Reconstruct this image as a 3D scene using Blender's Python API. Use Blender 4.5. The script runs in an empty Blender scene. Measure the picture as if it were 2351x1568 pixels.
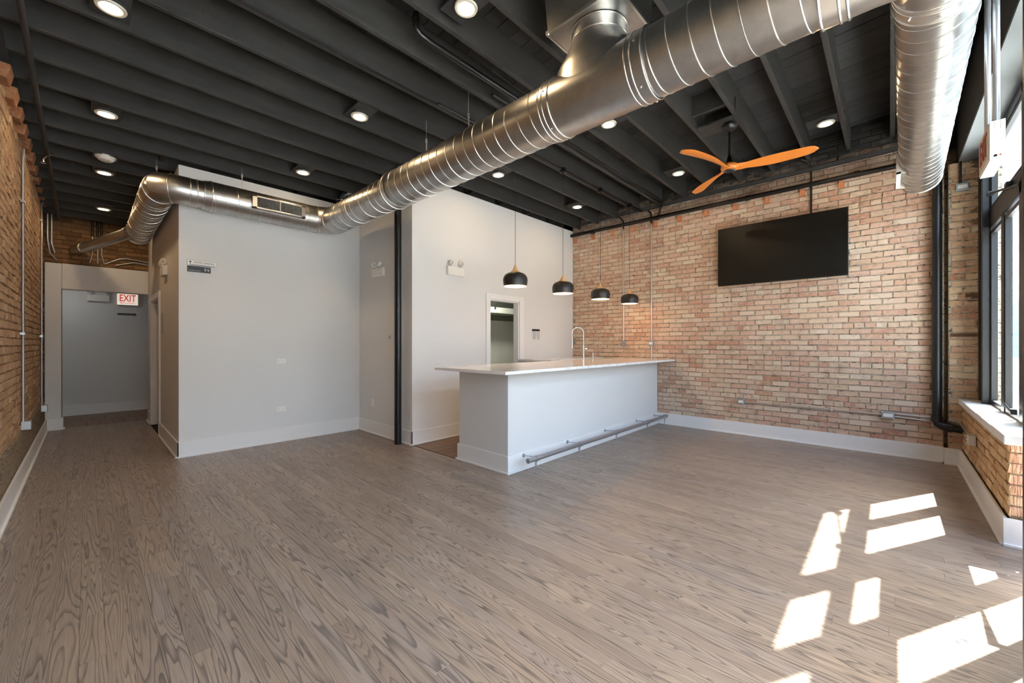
import bpy, math, random
from mathutils import Vector, Matrix
random.seed(7)
sc = bpy.context.scene
# ------------------------------------------------------------------ camera, sky, sun, exposure
H_CAM = 1.35
cam_d = bpy.data.cameras.new('camera'); cam = bpy.data.objects.new('camera', cam_d)
sc.collection.objects.link(cam); sc.camera = cam
cam.location = (0, 0, H_CAM)
cam.rotation_euler = (math.radians(90), 0, math.radians(-46.68))
cam_d.sensor_width = 36; cam_d.lens = 36 * 920 / 2351
cam_d.shift_y = 4 / 2351
cam_d.clip_start = .02
world = bpy.data.worlds.new('sky'); sc.world = world; world.use_nodes = True
wn = world.node_tree.nodes; wl = world.node_tree.links
bg = wn['Background']
sky = wn.new('ShaderNodeTexSky'); sky.sky_type = 'NISHITA'; sky.sun_disc = False
sky.sun_elevation = math.radians(53); sky.sun_rotation = math.radians(118.5)
sky.air_density = 1.0; sky.dust_density = 2.5; sky.ozone_density = 1.0
hz = wn.new('ShaderNodeRGBToBW'); wl.new(sky.outputs[0], hz.inputs[0])
hm = wn.new('ShaderNodeMix'); hm.data_type = 'RGBA'; hm.inputs[0].default_value = .3
wl.new(sky.outputs[0], hm.inputs[6]); wl.new(hz.outputs[0], hm.inputs[7]); wl.new(hm.outputs[2], bg.inputs[0]); bg.inputs[1].default_value = 1.7
sun_d = bpy.data.lights.new('sun', 'SUN'); sun = bpy.data.objects.new('sun', sun_d)
sc.collection.objects.link(sun)
sun_d.energy = 34.0; sun_d.angle = math.radians(.53); sun_d.color = (1.0, .95, .88)
sun.rotation_euler = Vector((-.662, .36, -1)).to_track_quat('-Z', 'Y').to_euler()
sc.view_settings.view_transform = 'Standard'; sc.view_settings.look = 'None'
sc.view_settings.gamma = 1; sc.view_settings.use_curve_mapping = False
sc.view_settings.exposure = .68
sc.cycles.use_denoising = True
sc.cycles.max_bounces = 10; sc.cycles.diffuse_bounces = 6; sc.cycles.glossy_bounces = 4
sc.cycles.transparent_max_bounces = 12
sc.cycles.sample_clamp_indirect = 8
LAMP_COL = (1.0, .66, .34)
LAMP_W = 3.0

# ------------------------------------------------------------------ helpers
def lin(c):
    return tuple(((v / 255) / 12.92 if v / 255 <= .04045 else ((v / 255 + .055) / 1.055) ** 2.4) for v in c) + (1,)
class G:
    """tiny node-graph helper"""
    def __init__(s, name):
        s.m = bpy.data.materials.new(name); s.m.use_nodes = True
        s.n = s.m.node_tree.nodes; s.l = s.m.node_tree.links
        s.b = s.n['Principled BSDF']; s.out = s.n['Material Output']
    def node(s, t, **k):
        n = s.n.new(t)
        for a, v in k.items(): setattr(n, a, v)
        return n
    def link(s, a, b): s.l.new(a, b)
    def math(s, op, a, b=None):
        n = s.node('ShaderNodeMath', operation=op)
        for i, v in enumerate((a, b)):
            if v is None: continue
            if isinstance(v, (int, float)): n.inputs[i].default_value = v
            else: s.link(v, n.inputs[i])
        return n.outputs[0]
    def coords(s): return s.node('ShaderNodeTexCoord').outputs['Object']
    def mapping(s, vec, scale=(1, 1, 1), loc=None):
        n = s.node('ShaderNodeMapping'); s.link(vec, n.inputs['Vector'])
        n.inputs['Scale'].default_value = scale
        if loc is not None:
            if isinstance(loc, tuple): n.inputs['Location'].default_value = loc
            else: s.link(loc, n.inputs['Location'])
        return n.outputs[0]
    def noise(s, vec, scale, detail=3, rough=.5, dist=0):
        n = s.node('ShaderNodeTexNoise'); s.link(vec, n.inputs['Vector'])
        n.inputs['Scale'].default_value = scale; n.inputs['Detail'].default_value = detail
        n.inputs['Roughness'].default_value = rough; n.inputs['Distortion'].default_value = dist
        return n.outputs['Fac']
    def ramp(s, fac, stops, interp='LINEAR'):
        n = s.node('ShaderNodeValToRGB'); s.link(fac, n.inputs[0]); cr = n.color_ramp
        cr.interpolation = interp
        while len(cr.elements) < len(stops): cr.elements.new(.5)
        for e, (p, c) in zip(cr.elements, stops): e.position = p; e.color = c
        return n.outputs[0]
    def mix(s, fac, a, b, mode='MIX'):
        n = s.node('ShaderNodeMix', data_type='RGBA', blend_type=mode)
        for i, v in ((0, fac), (6, a), (7, b)):
            if isinstance(v, (int, float)): n.inputs[i].default_value = v
            elif isinstance(v, tuple): n.inputs[i].default_value = v
            else: s.link(v, n.inputs[i])
        return n.outputs[2]
    def bump(s, h, strength=.3, dist=.01):
        n = s.node('ShaderNodeBump'); s.link(h, n.inputs['Height'])
        n.inputs['Strength'].default_value = strength; n.inputs['Distance'].default_value = dist
        s.link(n.outputs[0], s.b.inputs['Normal'])
    def rnd(s):
        a = s.node('ShaderNodeObjectInfo').outputs['Random']
        g = s.node('ShaderNodeNewGeometry').outputs['Random Per Island']
        return s.math('FRACT', s.math('ADD', a, g))
    def set(s, **k):
        for a, v in k.items():
            i = s.b.inputs[a.replace('_', ' ')]
            if isinstance(v, (int, float, tuple)): i.default_value = v
            else: s.link(v, i)
        return s.m
def simple(name, rgb, rough=.5, metal=0, spec=None, emit=None, es=0, bumpy=None):
    g = G(name); g.set(Base_Color=lin(rgb), Roughness=rough, Metallic=metal)
    if emit: g.b.inputs['Emission Color'].default_value = emit + (1,); g.b.inputs['Emission Strength'].default_value = es
    if bumpy: g.bump(g.noise(g.coords(), bumpy[0], 4), bumpy[1], bumpy[2])
    return g.m
M = {}
M['white_paint'] = simple('white_wall_paint', (217, 217, 217), .55, bumpy=(160, .06, .002))
M['trim_paint'] = simple('white_trim_paint', (228, 228, 228), .32)
M['bar_paint'] = simple('bar_paint', (216, 216, 216), .38, bumpy=(120, .05, .002))
M['black_metal'] = simple('black_frame_metal', (24, 25, 27), .38)
M['black_paint_pipe'] = simple('black_pipe_paint', (14, 15, 17), .34, bumpy=(60, .1, .003))
M['black_wood'] = simple('black_painted_wood', (52, 52, 53), .75, bumpy=(45, .35, .006))
M['dark'] = simple('dark_gap', (12, 12, 12), .9)
M['stainless'] = simple('stainless_steel', (178, 184, 194), .32, .9)
M['chrome'] = simple('chrome', (215, 216, 220), .1, 1)
M['conduit'] = simple('galvanised_conduit', (196, 198, 202), .34, .85)
M['cast_grey'] = simple('grey_cast_box', (150, 156, 160), .42, .4, bumpy=(90, .2, .002))
M['white_plastic'] = simple('white_plastic', (232, 231, 226), .4)
M['cream_plastic'] = simple('cream_plastic', (212, 207, 192), .4)
M['steel_plate'] = simple('steel_cover_plate', (205, 206, 206), .3, .9)
M['black_plastic'] = simple('black_plastic', (18, 18, 19), .35)
M['screen'] = simple('screen_glass', (8, 8, 8), .3)
M['cord'] = simple('black_cord', (14, 14, 14), .6)
M['red'] = simple('red_lens', (200, 40, 25), .5)
M['lamp_lens'] = simple('lamp_lens', (255, 240, 215), .5, emit=(1.0, .80, .52), es=28)
M['lamp_lens_dim'] = simple('fill_lamp_lens', (255, 250, 240), .5, emit=(1.0, .97, .9), es=4)
M['exit_face'] = simple('lit_exit_face', (240, 235, 225), .5, emit=(1, .86, .74), es=.38)
M['exit_red'] = simple('lit_exit_red', (205, 40, 24), .5, emit=(.9, .05, .02), es=.22)
M['exit_face_dim'] = simple('exit_face_unlit', (222, 208, 186), .5)
M['exit_red_dim'] = simple('exit_letters_red', (176, 62, 46), .5)
M['sign_white'] = simple('sign_white', (236, 236, 234), .45)
M['sign_black'] = simple('sign_black', (16, 17, 18), .35)
M['sign_grey'] = simple('sign_grey_edge', (165, 165, 165), .5)
M['pale_grey'] = simple('pale_grey_print', (170, 172, 176), .5)
M['sill'] = simple('painted_sill', (222, 222, 222), .42, bumpy=(60, .08, .002))
M['soffit'] = simple('grey_soffit_paint', (112, 118, 122), .6)
M['shade_in'] = simple('shade_inner_glow', (240, 220, 195), .6, emit=(1.0, .62, .36), es=.9)  # lining glows slightly: bulb light put into its colour
M['bulb'] = simple('warm_bulb', (255, 230, 200), .5, emit=(1.0, .72, .42), es=14)
M['asphalt'] = simple('asphalt', (176, 177, 178), .9, bumpy=(40, .4, .01))
M['concrete'] = simple('sidewalk_concrete', (226, 224, 218), .85, bumpy=(30, .3, .006))
M['facade'] = simple('pale_stone_facade', (246, 245, 240), .8)
M['far_glass'] = simple('far_window_glass', (150, 164, 172), .1)
M['bark'] = simple('bark', (90, 78, 66), .9, bumpy=(20, .6, .02))
M['leaf'] = simple('leaf', (96, 122, 58), .7)
M['opaque_panel'] = simple('black_opaque_panel', (20, 21, 22), .4)
M['parge'] = None
# drum shade paint: satin black with soft wear
g = G('satin_black_shade'); n = g.noise(g.coords(), 30, 4)
M['shade_black'] = g.set(Base_Color=g.mix(n, lin((20, 19, 18)), lin((40, 36, 33))), Roughness=.42)
# light wood
g = G('light_beech'); v = g.mapping(g.coords(), (30, 30, 6)); n = g.noise(v, 3, 4, .6, .8)
M['beech'] = g.set(Base_Color=g.mix(n, lin((196, 148, 98)), lin((222, 180, 130))), Roughness=.5)
# fan blade wood (orange)
g = G('orange_maple'); v = g.mapping(g.coords(), (6, 60, 60)); n = g.noise(v, 2.5, 5, .65, .6)
M['fan_wood'] = g.set(Base_Color=g.mix(n, lin((186, 98, 28)), lin((226, 142, 62))), Roughness=.3)
# spiral duct steel
def duct_mat(name, axis_scale):
    g = G(name); c = g.coords()
    s1 = g.noise(g.mapping(c, axis_scale), 2.2, 3, .6)
    s2 = g.noise(c, 55, 2, .5)
    vor = g.node('ShaderNodeTexVoronoi'); g.link(c, vor.inputs['Vector']); vor.inputs['Scale'].default_value = 70
    base = g.mix(s1, lin((168, 168, 166)), lin((204, 204, 202)))
    base = g.mix(.03, base, vor.outputs['Color'], 'SOFT_LIGHT')
    r = g.math('ADD', .29, g.math('MULTIPLY', s2, .1))
    g.set(Base_Color=base, Metallic=1.0, Roughness=r)
    return g.m
M['duct'] = duct_mat('galvanised_duct', (6, 6, 6))
M['duct_seam'] = simple('duct_seam', (226, 226, 222), .3, 1)
# ceiling paint
g = G('black_ceiling_paint'); c = g.coords()
n = g.noise(g.mapping(c, (1.2, 3, 6)), 2.5, 6, .65); sp = g.noise(c, 70, 3, .6)
M['joist'] = g.set(Base_Color=g.mix(n, lin((30, 30, 31)), lin((64, 63, 60))), Roughness=.62)
g.bump(sp, .35, .004)
g = G('black_deck_paint'); c = g.coords(); r = g.rnd(); n = g.noise(c, 5, 5)
M['deck'] = g.set(Base_Color=g.mix(g.math('MULTIPLY', g.math('ADD', r, n), .5), lin((34, 35, 37)), lin((58, 59, 60))), Roughness=.7)
# quartz
g = G('white_quartz'); c = g.coords()
n = g.noise(c, 1.7, 7, .62, 1.6)
vein = g.ramp(n, [(.47, (0, 0, 0, 1)), (.5, (1, 1, 1, 1)), (.53, (0, 0, 0, 1))])
n2 = g.noise(c, 3.0, 3)
base = g.mix(g.math('MULTIPLY', n2, .5), lin((236, 236, 236)), lin((222, 222, 224)))
M['quartz'] = g.set(Base_Color=g.mix(g.math('MULTIPLY', vein, .28), base, lin((150, 148, 146))), Roughness=.12)
# brick
def brick_mat(name, cols, dark_z=None, mottled=.5, pale=(196, 184, 166), edge=None):
    g = G(name); r = g.rnd()
    geo = g.node('ShaderNodeNewGeometry').outputs['Position']
    st = [(i / (len(cols) - 1), lin(c)) for i, c in enumerate(cols)]
    base = g.ramp(r, st)
    n = g.noise(geo, 26, 5, .65); nb = g.noise(geo, 7, 4, .6)
    f = g.math('MULTIPLY', g.ramp(n, [(.42, (0, 0, 0, 1)), (.68, (1, 1, 1, 1))]), mottled)
    base = g.mix(f, base, lin(pale))
    pit = g.noise(g.mapping(geo, (1, .6, 1.4)), 32, 3, .6); base = g.mix(g.ramp(pit, [(.66, (0, 0, 0, 1)), (.70, (.8, .8, .8, 1))]), base, lin((84, 68, 56)))
    f2 = g.math('MULTIPLY', g.ramp(nb, [(.3, (1, 1, 1, 1)), (.46, (0, 0, 0, 1))]), .35)
    base = g.mix(f2, base, lin((104, 78, 58)))
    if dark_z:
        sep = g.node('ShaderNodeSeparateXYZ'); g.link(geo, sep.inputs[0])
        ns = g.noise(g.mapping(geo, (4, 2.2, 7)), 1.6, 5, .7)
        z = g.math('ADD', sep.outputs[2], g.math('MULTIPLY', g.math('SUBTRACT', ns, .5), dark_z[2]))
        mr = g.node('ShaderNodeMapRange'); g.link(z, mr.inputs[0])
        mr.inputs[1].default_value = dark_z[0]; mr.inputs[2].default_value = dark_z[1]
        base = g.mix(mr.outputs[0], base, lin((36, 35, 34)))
    if edge is not None:      # old dark staining along the window side of the pier
        sy = g.node('ShaderNodeSeparateXYZ'); g.link(geo, sy.inputs[0])
        ne = g.noise(g.mapping(geo, (1, 2, 9)), 1.3, 4, .6)
        yy = g.math('ADD', sy.outputs[1], g.math('MULTIPLY', g.math('SUBTRACT', ne, .5), .5))
        m2 = g.node('ShaderNodeMapRange'); g.link(yy, m2.inputs[0])
        m2.inputs[1].default_value = edge; m2.inputs[2].default_value = edge - .03
        base = g.mix(g.math('MULTIPLY', m2.outputs[0], .8), base, lin((84, 66, 52)))
    g.set(Base_Color=base, Roughness=.85)
    g.bump(g.math('ADD', n, g.math('MULTIPLY', g.noise(geo, 90, 3), .5)), .55, .006)
    return g.m
RW = [(182, 136, 114), (198, 166, 142), (206, 184, 160), (188, 146, 124), (202, 172, 152), (208, 190, 170), (192, 154, 134), (200, 176, 150), (178, 126, 102), (204, 180, 160)]
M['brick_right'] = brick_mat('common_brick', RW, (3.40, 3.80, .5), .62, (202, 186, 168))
LW = [(166, 130, 98), (182, 150, 116), (152, 116, 88), (190, 160, 126), (162, 128, 98), (178, 142, 110)]  # darker tan palette has the warm lamp light put into it
M['brick_left'] = brick_mat('warm_lit_common_brick', LW, (3.40, 3.56, .10), .4, (186, 160, 128))
KW = [(186, 148, 104), (196, 162, 120), (176, 136, 94), (202, 172, 132), (188, 152, 110)]
M['brick_knee'] = brick_mat('yellow_brick', KW, None, .3, (206, 184, 150))
M['brick_pier'] = brick_mat('pier_brick', [(188, 140, 108), (206, 178, 142), (176, 120, 90), (212, 190, 158), (196, 158, 124), (160, 112, 84)], None, .5, (208, 198, 176), edge=-.70)
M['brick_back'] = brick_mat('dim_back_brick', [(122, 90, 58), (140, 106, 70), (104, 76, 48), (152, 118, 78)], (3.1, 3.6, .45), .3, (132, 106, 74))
M['terracotta'] = brick_mat('terracotta_block', [(192, 122, 80), (184, 110, 70), (204, 138, 96)], None, .15)
g = G('combed_face_brick'); c = g.node('ShaderNodeNewGeometry').outputs['Position']; r = g.rnd()
w = g.noise(g.mapping(c, (1, 160, 12)), 1.0, 3, .7)
M['brick_comb'] = g.set(Base_Color=g.mix(g.ramp(w, [(.45, (0, 0, 0, 1)), (.6, (1, 1, 1, 1))]), g.ramp(r, [(0, lin((206, 174, 136))), (.5, lin((208, 158, 128))), (1, lin((212, 184, 150)))]), lin((152, 104, 78))), Roughness=.85)
g.bump(w, .9, .006)
def mortar_mat(name, a, b, dark_z=None):
    g = G(name); geo = g.node('ShaderNodeNewGeometry').outputs['Position']
    n = g.noise(geo, 18, 6, .7); base = g.mix(n, lin(a), lin(b)); pit = g.noise(g.mapping(geo, (1, .6, 1.4)), 32, 3, .6)
    base = g.mix(g.ramp(pit, [(.55, (0, 0, 0, 1)), (.62, (.85, .85, .85, 1))]), base, lin((64, 54, 46)))
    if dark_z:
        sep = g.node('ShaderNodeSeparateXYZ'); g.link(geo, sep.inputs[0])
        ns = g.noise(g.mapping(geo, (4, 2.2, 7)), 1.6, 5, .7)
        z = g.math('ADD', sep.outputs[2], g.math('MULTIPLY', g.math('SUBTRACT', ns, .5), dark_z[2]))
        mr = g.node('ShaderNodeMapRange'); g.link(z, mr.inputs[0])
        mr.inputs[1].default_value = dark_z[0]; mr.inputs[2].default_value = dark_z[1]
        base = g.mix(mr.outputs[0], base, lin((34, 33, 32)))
    g.set(Base_Color=base, Roughness=.95)
    g.bump(g.noise(geo, 60, 6, .75), .9, .012)
    return g.m
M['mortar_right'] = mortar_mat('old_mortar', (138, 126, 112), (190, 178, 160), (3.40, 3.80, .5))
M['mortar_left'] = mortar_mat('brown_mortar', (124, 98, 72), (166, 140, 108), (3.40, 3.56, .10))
M['mortar_pier'] = mortar_mat('pale_mortar', (176, 164, 140), (208, 200, 182))
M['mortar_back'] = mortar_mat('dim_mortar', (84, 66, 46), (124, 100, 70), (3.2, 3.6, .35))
M['mortar_knee'] = mortar_mat('knee_mortar', (132, 110, 84), (172, 152, 122))
M['parge'] = mortar_mat('brown_parging', (132, 112, 90), (160, 142, 118))
# oak floor
g = G('grey_brown_oak'); r = g.rnd(); c = g.coords()
comb = g.node('ShaderNodeCombineXYZ')
g.link(g.math('MULTIPLY', r, 37), comb.inputs[0]); g.link(g.math('MULTIPLY', r, 91), comb.inputs[1]); g.link(g.math('MULTIPLY', r, 53), comb.inputs[2])
off = comb.outputs[0]
va = g.node('ShaderNodeVectorMath', operation='ADD'); g.link(c, va.inputs[0]); g.link(off, va.inputs[1]); v = va.outputs[0]
sx_ = g.node('ShaderNodeSeparateXYZ'); g.link(v, sx_.inputs[0])
big0 = g.noise(g.mapping(v, (7.5, .5, 1)), 1.0, 2.4, .5, .25)
r3 = g.math('FRACT', g.math('MULTIPLY', r, 29.1))
big = g.math('ADD', big0, g.math('MULTIPLY', sx_.outputs[0], g.math('MULTIPLY', g.math('SUBTRACT', r3, .35), 3.2)))
r2 = g.math('FRACT', g.math('MULTIPLY', r, 17.3))
freq = g.math('ADD', 16, g.math('MULTIPLY', r2, 26))
lines = g.math('FRACT', g.math('MULTIPLY', big, freq))
lmask = g.ramp(lines, [(0, (0, 0, 0, 1)), (.55, (.08, .08, .08, 1)), (.84, (.85, .85, .85, 1)), (.93, (1, 1, 1, 1)), (1, (.05, .05, .05, 1))])
fine = g.noise(g.mapping(v, (190, 7, 1)), 1.0, 3, .6)
fm = g.ramp(fine, [(.4, (0, 0, 0, 1)), (.62, (1, 1, 1, 1))])
patch = g.noise(g.mapping(v, (4, .8, 1)), 1.3, 3)
tone = g.ramp(g.math('FRACT', g.math('MULTIPLY', r, 5.7)), [(0, lin((152, 133, 117))), (.3, lin((164, 147, 131))), (.5, lin((140, 123, 109))), (.75, lin((170, 151, 132))), (1, lin((154, 140, 130)))])
wood = g.mix(g.math('MULTIPLY', patch, .35), tone, lin((140, 128, 122)))
wood = g.mix(g.math('MULTIPLY', fm, .3), wood, lin((112, 99, 91)))
wood = g.mix(g.math('MULTIPLY', lmask, g.math('ADD', .36, g.math('MULTIPLY', patch, .8))), wood, lin((76, 71, 71)))
M['oak'] = g.set(Base_Color=wood, Roughness=g.math('ADD', .3, g.math('MULTIPLY', fm, .12)))
g.bump(g.math('ADD', fm, lmask), -.07, .002)
# brown tile
g = G('brown_floor_tile'); r = g.rnd(); n = g.noise(g.node('ShaderNodeNewGeometry').outputs['Position'], 6, 5)
M['tile'] = g.set(Base_Color=g.mix(n, g.ramp(r, [(0, lin((124, 92, 68))), (1, lin((146, 114, 88)))]), lin((102, 78, 62))), Roughness=.4)
# glass without light-path tricks
g = G('window_glass'); tr = g.node('ShaderNodeBsdfTransparent'); gl = g.node('ShaderNodeBsdfGlossy'); gl.inputs['Roughness'].default_value = .02
tr.inputs[0].default_value = (.93, .96, .95, 1)
fr = g.node('ShaderNodeLayerWeight'); fr.inputs[0].default_value = .5
mx = g.node('ShaderNodeMixShader'); g.link(g.math('ADD', .035, g.math('MULTIPLY', .35, g.math('POWER', fr.outputs['Facing'], 5))), mx.inputs[0]); g.link(tr.outputs[0], mx.inputs[1]); g.link(gl.outputs[0], mx.inputs[2])
g.link(mx.outputs[0], g.out.inputs[0]); M['glass'] = g.m
g = G('brushed_steel_panel'); n = g.noise(g.mapping(g.coords(), (60, 60, 2)), 1.5, 4)
M['kitchen_steel'] = g.set(Base_Color=g.mix(n, lin((158, 159, 148)), lin((186, 186, 172))), Metallic=.25, Roughness=.38)
M['kitchen_dark'] = simple('dim_kitchen_ceiling', (92, 94, 82), .7, bumpy=(12, .3, .01))

C = sc.collection
def wloc(o):
    v = Vector((0, 0, 0))
    while o is not None: v += o.location; o = o.parent
    return v
def link(o, parent=None):
    C.objects.link(o)
    if parent is not None: o.parent = parent
    return o
def thing(name, label, cat, loc=(0, 0, 0), group=None):
    o = bpy.data.objects.new(name, None); o.empty_display_size = .05; o.location = loc
    C.objects.link(o); tag(o, label, cat, group); return o
def tag(o, label=None, cat=None, group=None, kind=None):
    if label: o['label'] = label
    if cat: o['category'] = cat
    if group: o['group'] = group
    if kind: o['kind'] = kind
    return o
SPLIT = {'collar', 'bead', 'bolt', 'strap', 'screw', 'coupling', 'band', 'end_cap', 'seam', 'socket_slot', 'hanging_conduit', 'elbow_ring', 'slat', 'ceiling_cap', 'handle', 'wire', 'figure_symbol', 'knockout', 'arrow_head'}
class MB:
    def __init__(s): s.v = []; s.f = []
    def add(s, vs, fs):
        k = len(s.v); s.v += [tuple(v) for v in vs]; s.f += [tuple(i + k for i in f) for f in fs]; return s
    def box(s, x0, x1, y0, y1, z0, z1):
        x0, x1 = min(x0, x1), max(x0, x1); y0, y1 = min(y0, y1), max(y0, y1); z0, z1 = min(z0, z1), max(z0, z1)
        return s.add([(x0, y0, z0), (x1, y0, z0), (x1, y1, z0), (x0, y1, z0), (x0, y0, z1), (x1, y0, z1), (x1, y1, z1), (x0, y1, z1)],
                     [(0, 3, 2, 1), (4, 5, 6, 7), (0, 1, 5, 4), (1, 2, 6, 5), (2, 3, 7, 6), (3, 0, 4, 7)])
    def hexa(s, p): return s.add(p, [(0, 3, 2, 1), (4, 5, 6, 7), (0, 1, 5, 4), (1, 2, 6, 5), (2, 3, 7, 6), (3, 0, 4, 7)])
    def sweep(s, pts, rad, n=12, caps=True, closed=False):
        """round tube through pts with mitred joints; rad = number or list"""
        P = [Vector(p) for p in pts]; m = len(P)
        R = rad if isinstance(rad, (list, tuple)) else [rad] * m
        rings = []; nrm = None
        for i in range(m):
            if closed: a = (P[i] - P[i - 1]).normalized(); b = (P[(i + 1) % m] - P[i]).normalized()
            else:
                a = (P[i] - P[i - 1]).normalized() if i else (P[1] - P[0]).normalized()
                b = (P[i + 1] - P[i]).normalized() if i < m - 1 else a
            t = (a + b); t = t.normalized() if t.length > 1e-6 else a
            if nrm is None:
                up = Vector((0, 0, 1)) if abs(a.z) < .9 else Vector((1, 0, 0))
                nrm = a.cross(up).normalized()
            nrm = (nrm - a * nrm.dot(a)).normalized(); bi = a.cross(nrm)
            ring = []
            for k in range(n):
                q = 2 * math.pi * k / n
                d = nrm * math.cos(q) * R[i] + bi * math.sin(q) * R[i]
                den = a.dot(t)
                d = d - a * (d.dot(t) / den) if abs(den) > .2 else d
                ring.append(P[i] + d)
            rings.append(ring); nrm = (nrm - b * nrm.dot(b)).normalized() if abs(nrm.dot(b)) < .99 else nrm
        vs = [v for r_ in rings for v in r_]; fs = []
        mm = m if closed else m - 1
        for i in range(mm):
            j = (i + 1) % m
            for k in range(n):
                l = (k + 1) % n; fs.append((i * n + k, i * n + l, j * n + l, j * n + k))
        if caps and not closed:
            fs.append(tuple(reversed(range(n)))); fs.append(tuple((m - 1) * n + k for k in range(n)))
        return s.add(vs, fs)
    def cyl(s, p0, p1, r, n=16, caps=True, r1=None): return s.sweep([p0, p1], [r, r if r1 is None else r1], n, caps)
    def lathe(s, prof, c=(0, 0, 0), axis='z', n=28, caps=False):
        vs = []; fs = []
        for (r, h) in prof:
            for k in range(n):
                q = 2 * math.pi * k / n; a, b = r * math.cos(q), r * math.sin(q)
                if axis == 'z': p = (a, b, h)
                elif axis == 'y': p = (a, h, b)
                else: p = (h, a, b)
                vs.append((p[0] + c[0], p[1] + c[1], p[2] + c[2]))
        for i in range(len(prof) - 1):
            for k in range(n):
                l = (k + 1) % n; fs.append((i * n + k, i * n + l, (i + 1) * n + l, (i + 1) * n + k))
        if caps: fs.append(tuple(reversed(range(n)))); fs.append(tuple((len(prof) - 1) * n + k for k in range(n)))
        return s.add(vs, fs)
    def ring(s, c, axis, R, r, n=36, m=8):
        axis = Vector(axis).normalized(); up = Vector((0, 0, 1)) if abs(axis.z) < .9 else Vector((1, 0, 0))
        a = axis.cross(up).normalized(); b = axis.cross(a)
        pts = [Vector(c) + a * math.cos(2 * math.pi * k / n) * R + b * math.sin(2 * math.pi * k / n) * R for k in range(n)]
        return s.sweep(pts, r, m, closed=True)
    def islands(s):
        p = list(range(len(s.v)))
        def fnd(a):
            while p[a] != a: p[a] = p[p[a]]; a = p[a]
            return a
        for f in s.f:
            for q in f[1:]: p[fnd(q)] = fnd(f[0])
        out = {}
        for f in s.f: out.setdefault(fnd(f[0]), []).append(f)
        res = []
        for fs in out.values():
            ids = sorted({i for f in fs for i in f}); mp = {a: b for b, a in enumerate(ids)}
            m = MB(); m.v = [s.v[i] for i in ids]; m.f = [tuple(mp[i] for i in f) for f in fs]; res.append(m)
        return res
    def build(s, name, mat, parent=None, smooth=None, bevel=0, kind=None, origin=None):
        if name in SPLIT and parent is not None:
            o = None
            for m in s.islands(): o = m._build(name, mat, parent, smooth, bevel, kind, origin)
            return o
        return s._build(name, mat, parent, smooth, bevel, kind, origin)
    def _build(s, name, mat, parent=None, smooth=None, bevel=0, kind=None, origin=None):
        o0 = wloc(parent) if parent is not None else Vector((0, 0, 0))
        if origin is not None: base = Vector(origin)
        else: base = o0
        me = bpy.data.meshes.new(name)
        me.from_pydata([tuple(Vector(v) - base) for v in s.v], [], s.f); me.validate()
        me.materials.append(mat if not isinstance(mat, str) else M[mat])
        o = bpy.data.objects.new(name, me); o.location = base - o0
        link(o, parent)
        if smooth is not None:
            me.polygons.foreach_set('use_smooth', [True] * len(me.polygons)); me.set_sharp_from_angle(angle=math.radians(smooth))
        if bevel:
            b = o.modifiers.new('bevel', 'BEVEL'); b.width = bevel; b.segments = 2; b.limit_method = 'ANGLE'; b.harden_normals = False
        if kind: o['kind'] = kind
        return o
def fix_normals(o):
    import bmesh
    bm = bmesh.new(); bm.from_mesh(o.data); bmesh.ops.recalc_face_normals(bm, faces=bm.faces); bm.to_mesh(o.data); bm.free(); return o
def struct(o): o['kind'] = 'structure'; return o
def copy_tree(o, parent=None):
    c = o.copy(); C.objects.link(c); c.parent = parent
    for ch in list(o.children): copy_tree(ch, c)
    return c
def text(name, body, size, mat, parent, loc, rot, ext=.0008, sx=1, bold=0):
    cu = bpy.data.curves.new(name, 'FONT'); cu.body = body; cu.size = size; cu.extrude = ext
    cu.align_x = 'CENTER'; cu.align_y = 'CENTER'; cu.offset = bold
    tmp = bpy.data.objects.new('t', cu); C.objects.link(tmp)
    bpy.context.view_layer.update()
    me = bpy.data.meshes.new_from_object(tmp.evaluated_get(bpy.context.evaluated_depsgraph_get()))
    bpy.data.objects.remove(tmp); me.materials.clear(); me.materials.append(M[mat])
    o = bpy.data.objects.new(name, me); o.rotation_euler = rot; o.scale = (sx, 1, 1)
    link(o, parent); o.location = Vector(loc) - (wloc(parent) if parent else Vector())
    return o
ZJ = lambda y: 3.83 - .055 * y            # height of joist undersides (the roof falls to the back)
PI = math.pi

# ------------------------------------------------------------------ floor
fl = MB().box(-1.2, 7.6, -1.0, 11.5, -.06, -.012).build('floor', 'dark'); struct(fl)
PW = .0826
planks = []
i = 0; x = -.52
while x < 6.64:
    regs = []
    xc = x + PW / 2
    if xc < .76: regs = [(-1.0, 9.52)]
    elif xc < 2.97: regs = [(-1.0, 6.12)]
    else: regs = [(-1.0, 3.66)]
    for (a, b) in regs:
        y = a - random.random() * 1.2
        while y < b:
            L = random.choice([.45, .6, .75, .9, 1.1, 1.3, 1.6, 2.0]) * random.uniform(.9, 1.1)
            y0, y1 = max(y, a), min(y + L, b)
            if y1 - y0 > .03: planks.append((x, y0, y1))
            y += L
    x += PW
def seen(x, y):
    d = x * .7275 + y * .6861
    if d < .2: return 99
    l = x * .6861 - y * .7275
    px = 1175.5 + 920 * l / d; py = 788 + 920 * H_CAM / d
    return d if (-60 < px < 2400 and py < 1640) else 50 + d
def pk(p):
    x, a, b = p; return min(seen(x + .04, a + (b - a) * t) for t in (0, .25, .5, .75, 1))
planks.sort(key=pk)
g_ = .0003
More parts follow.
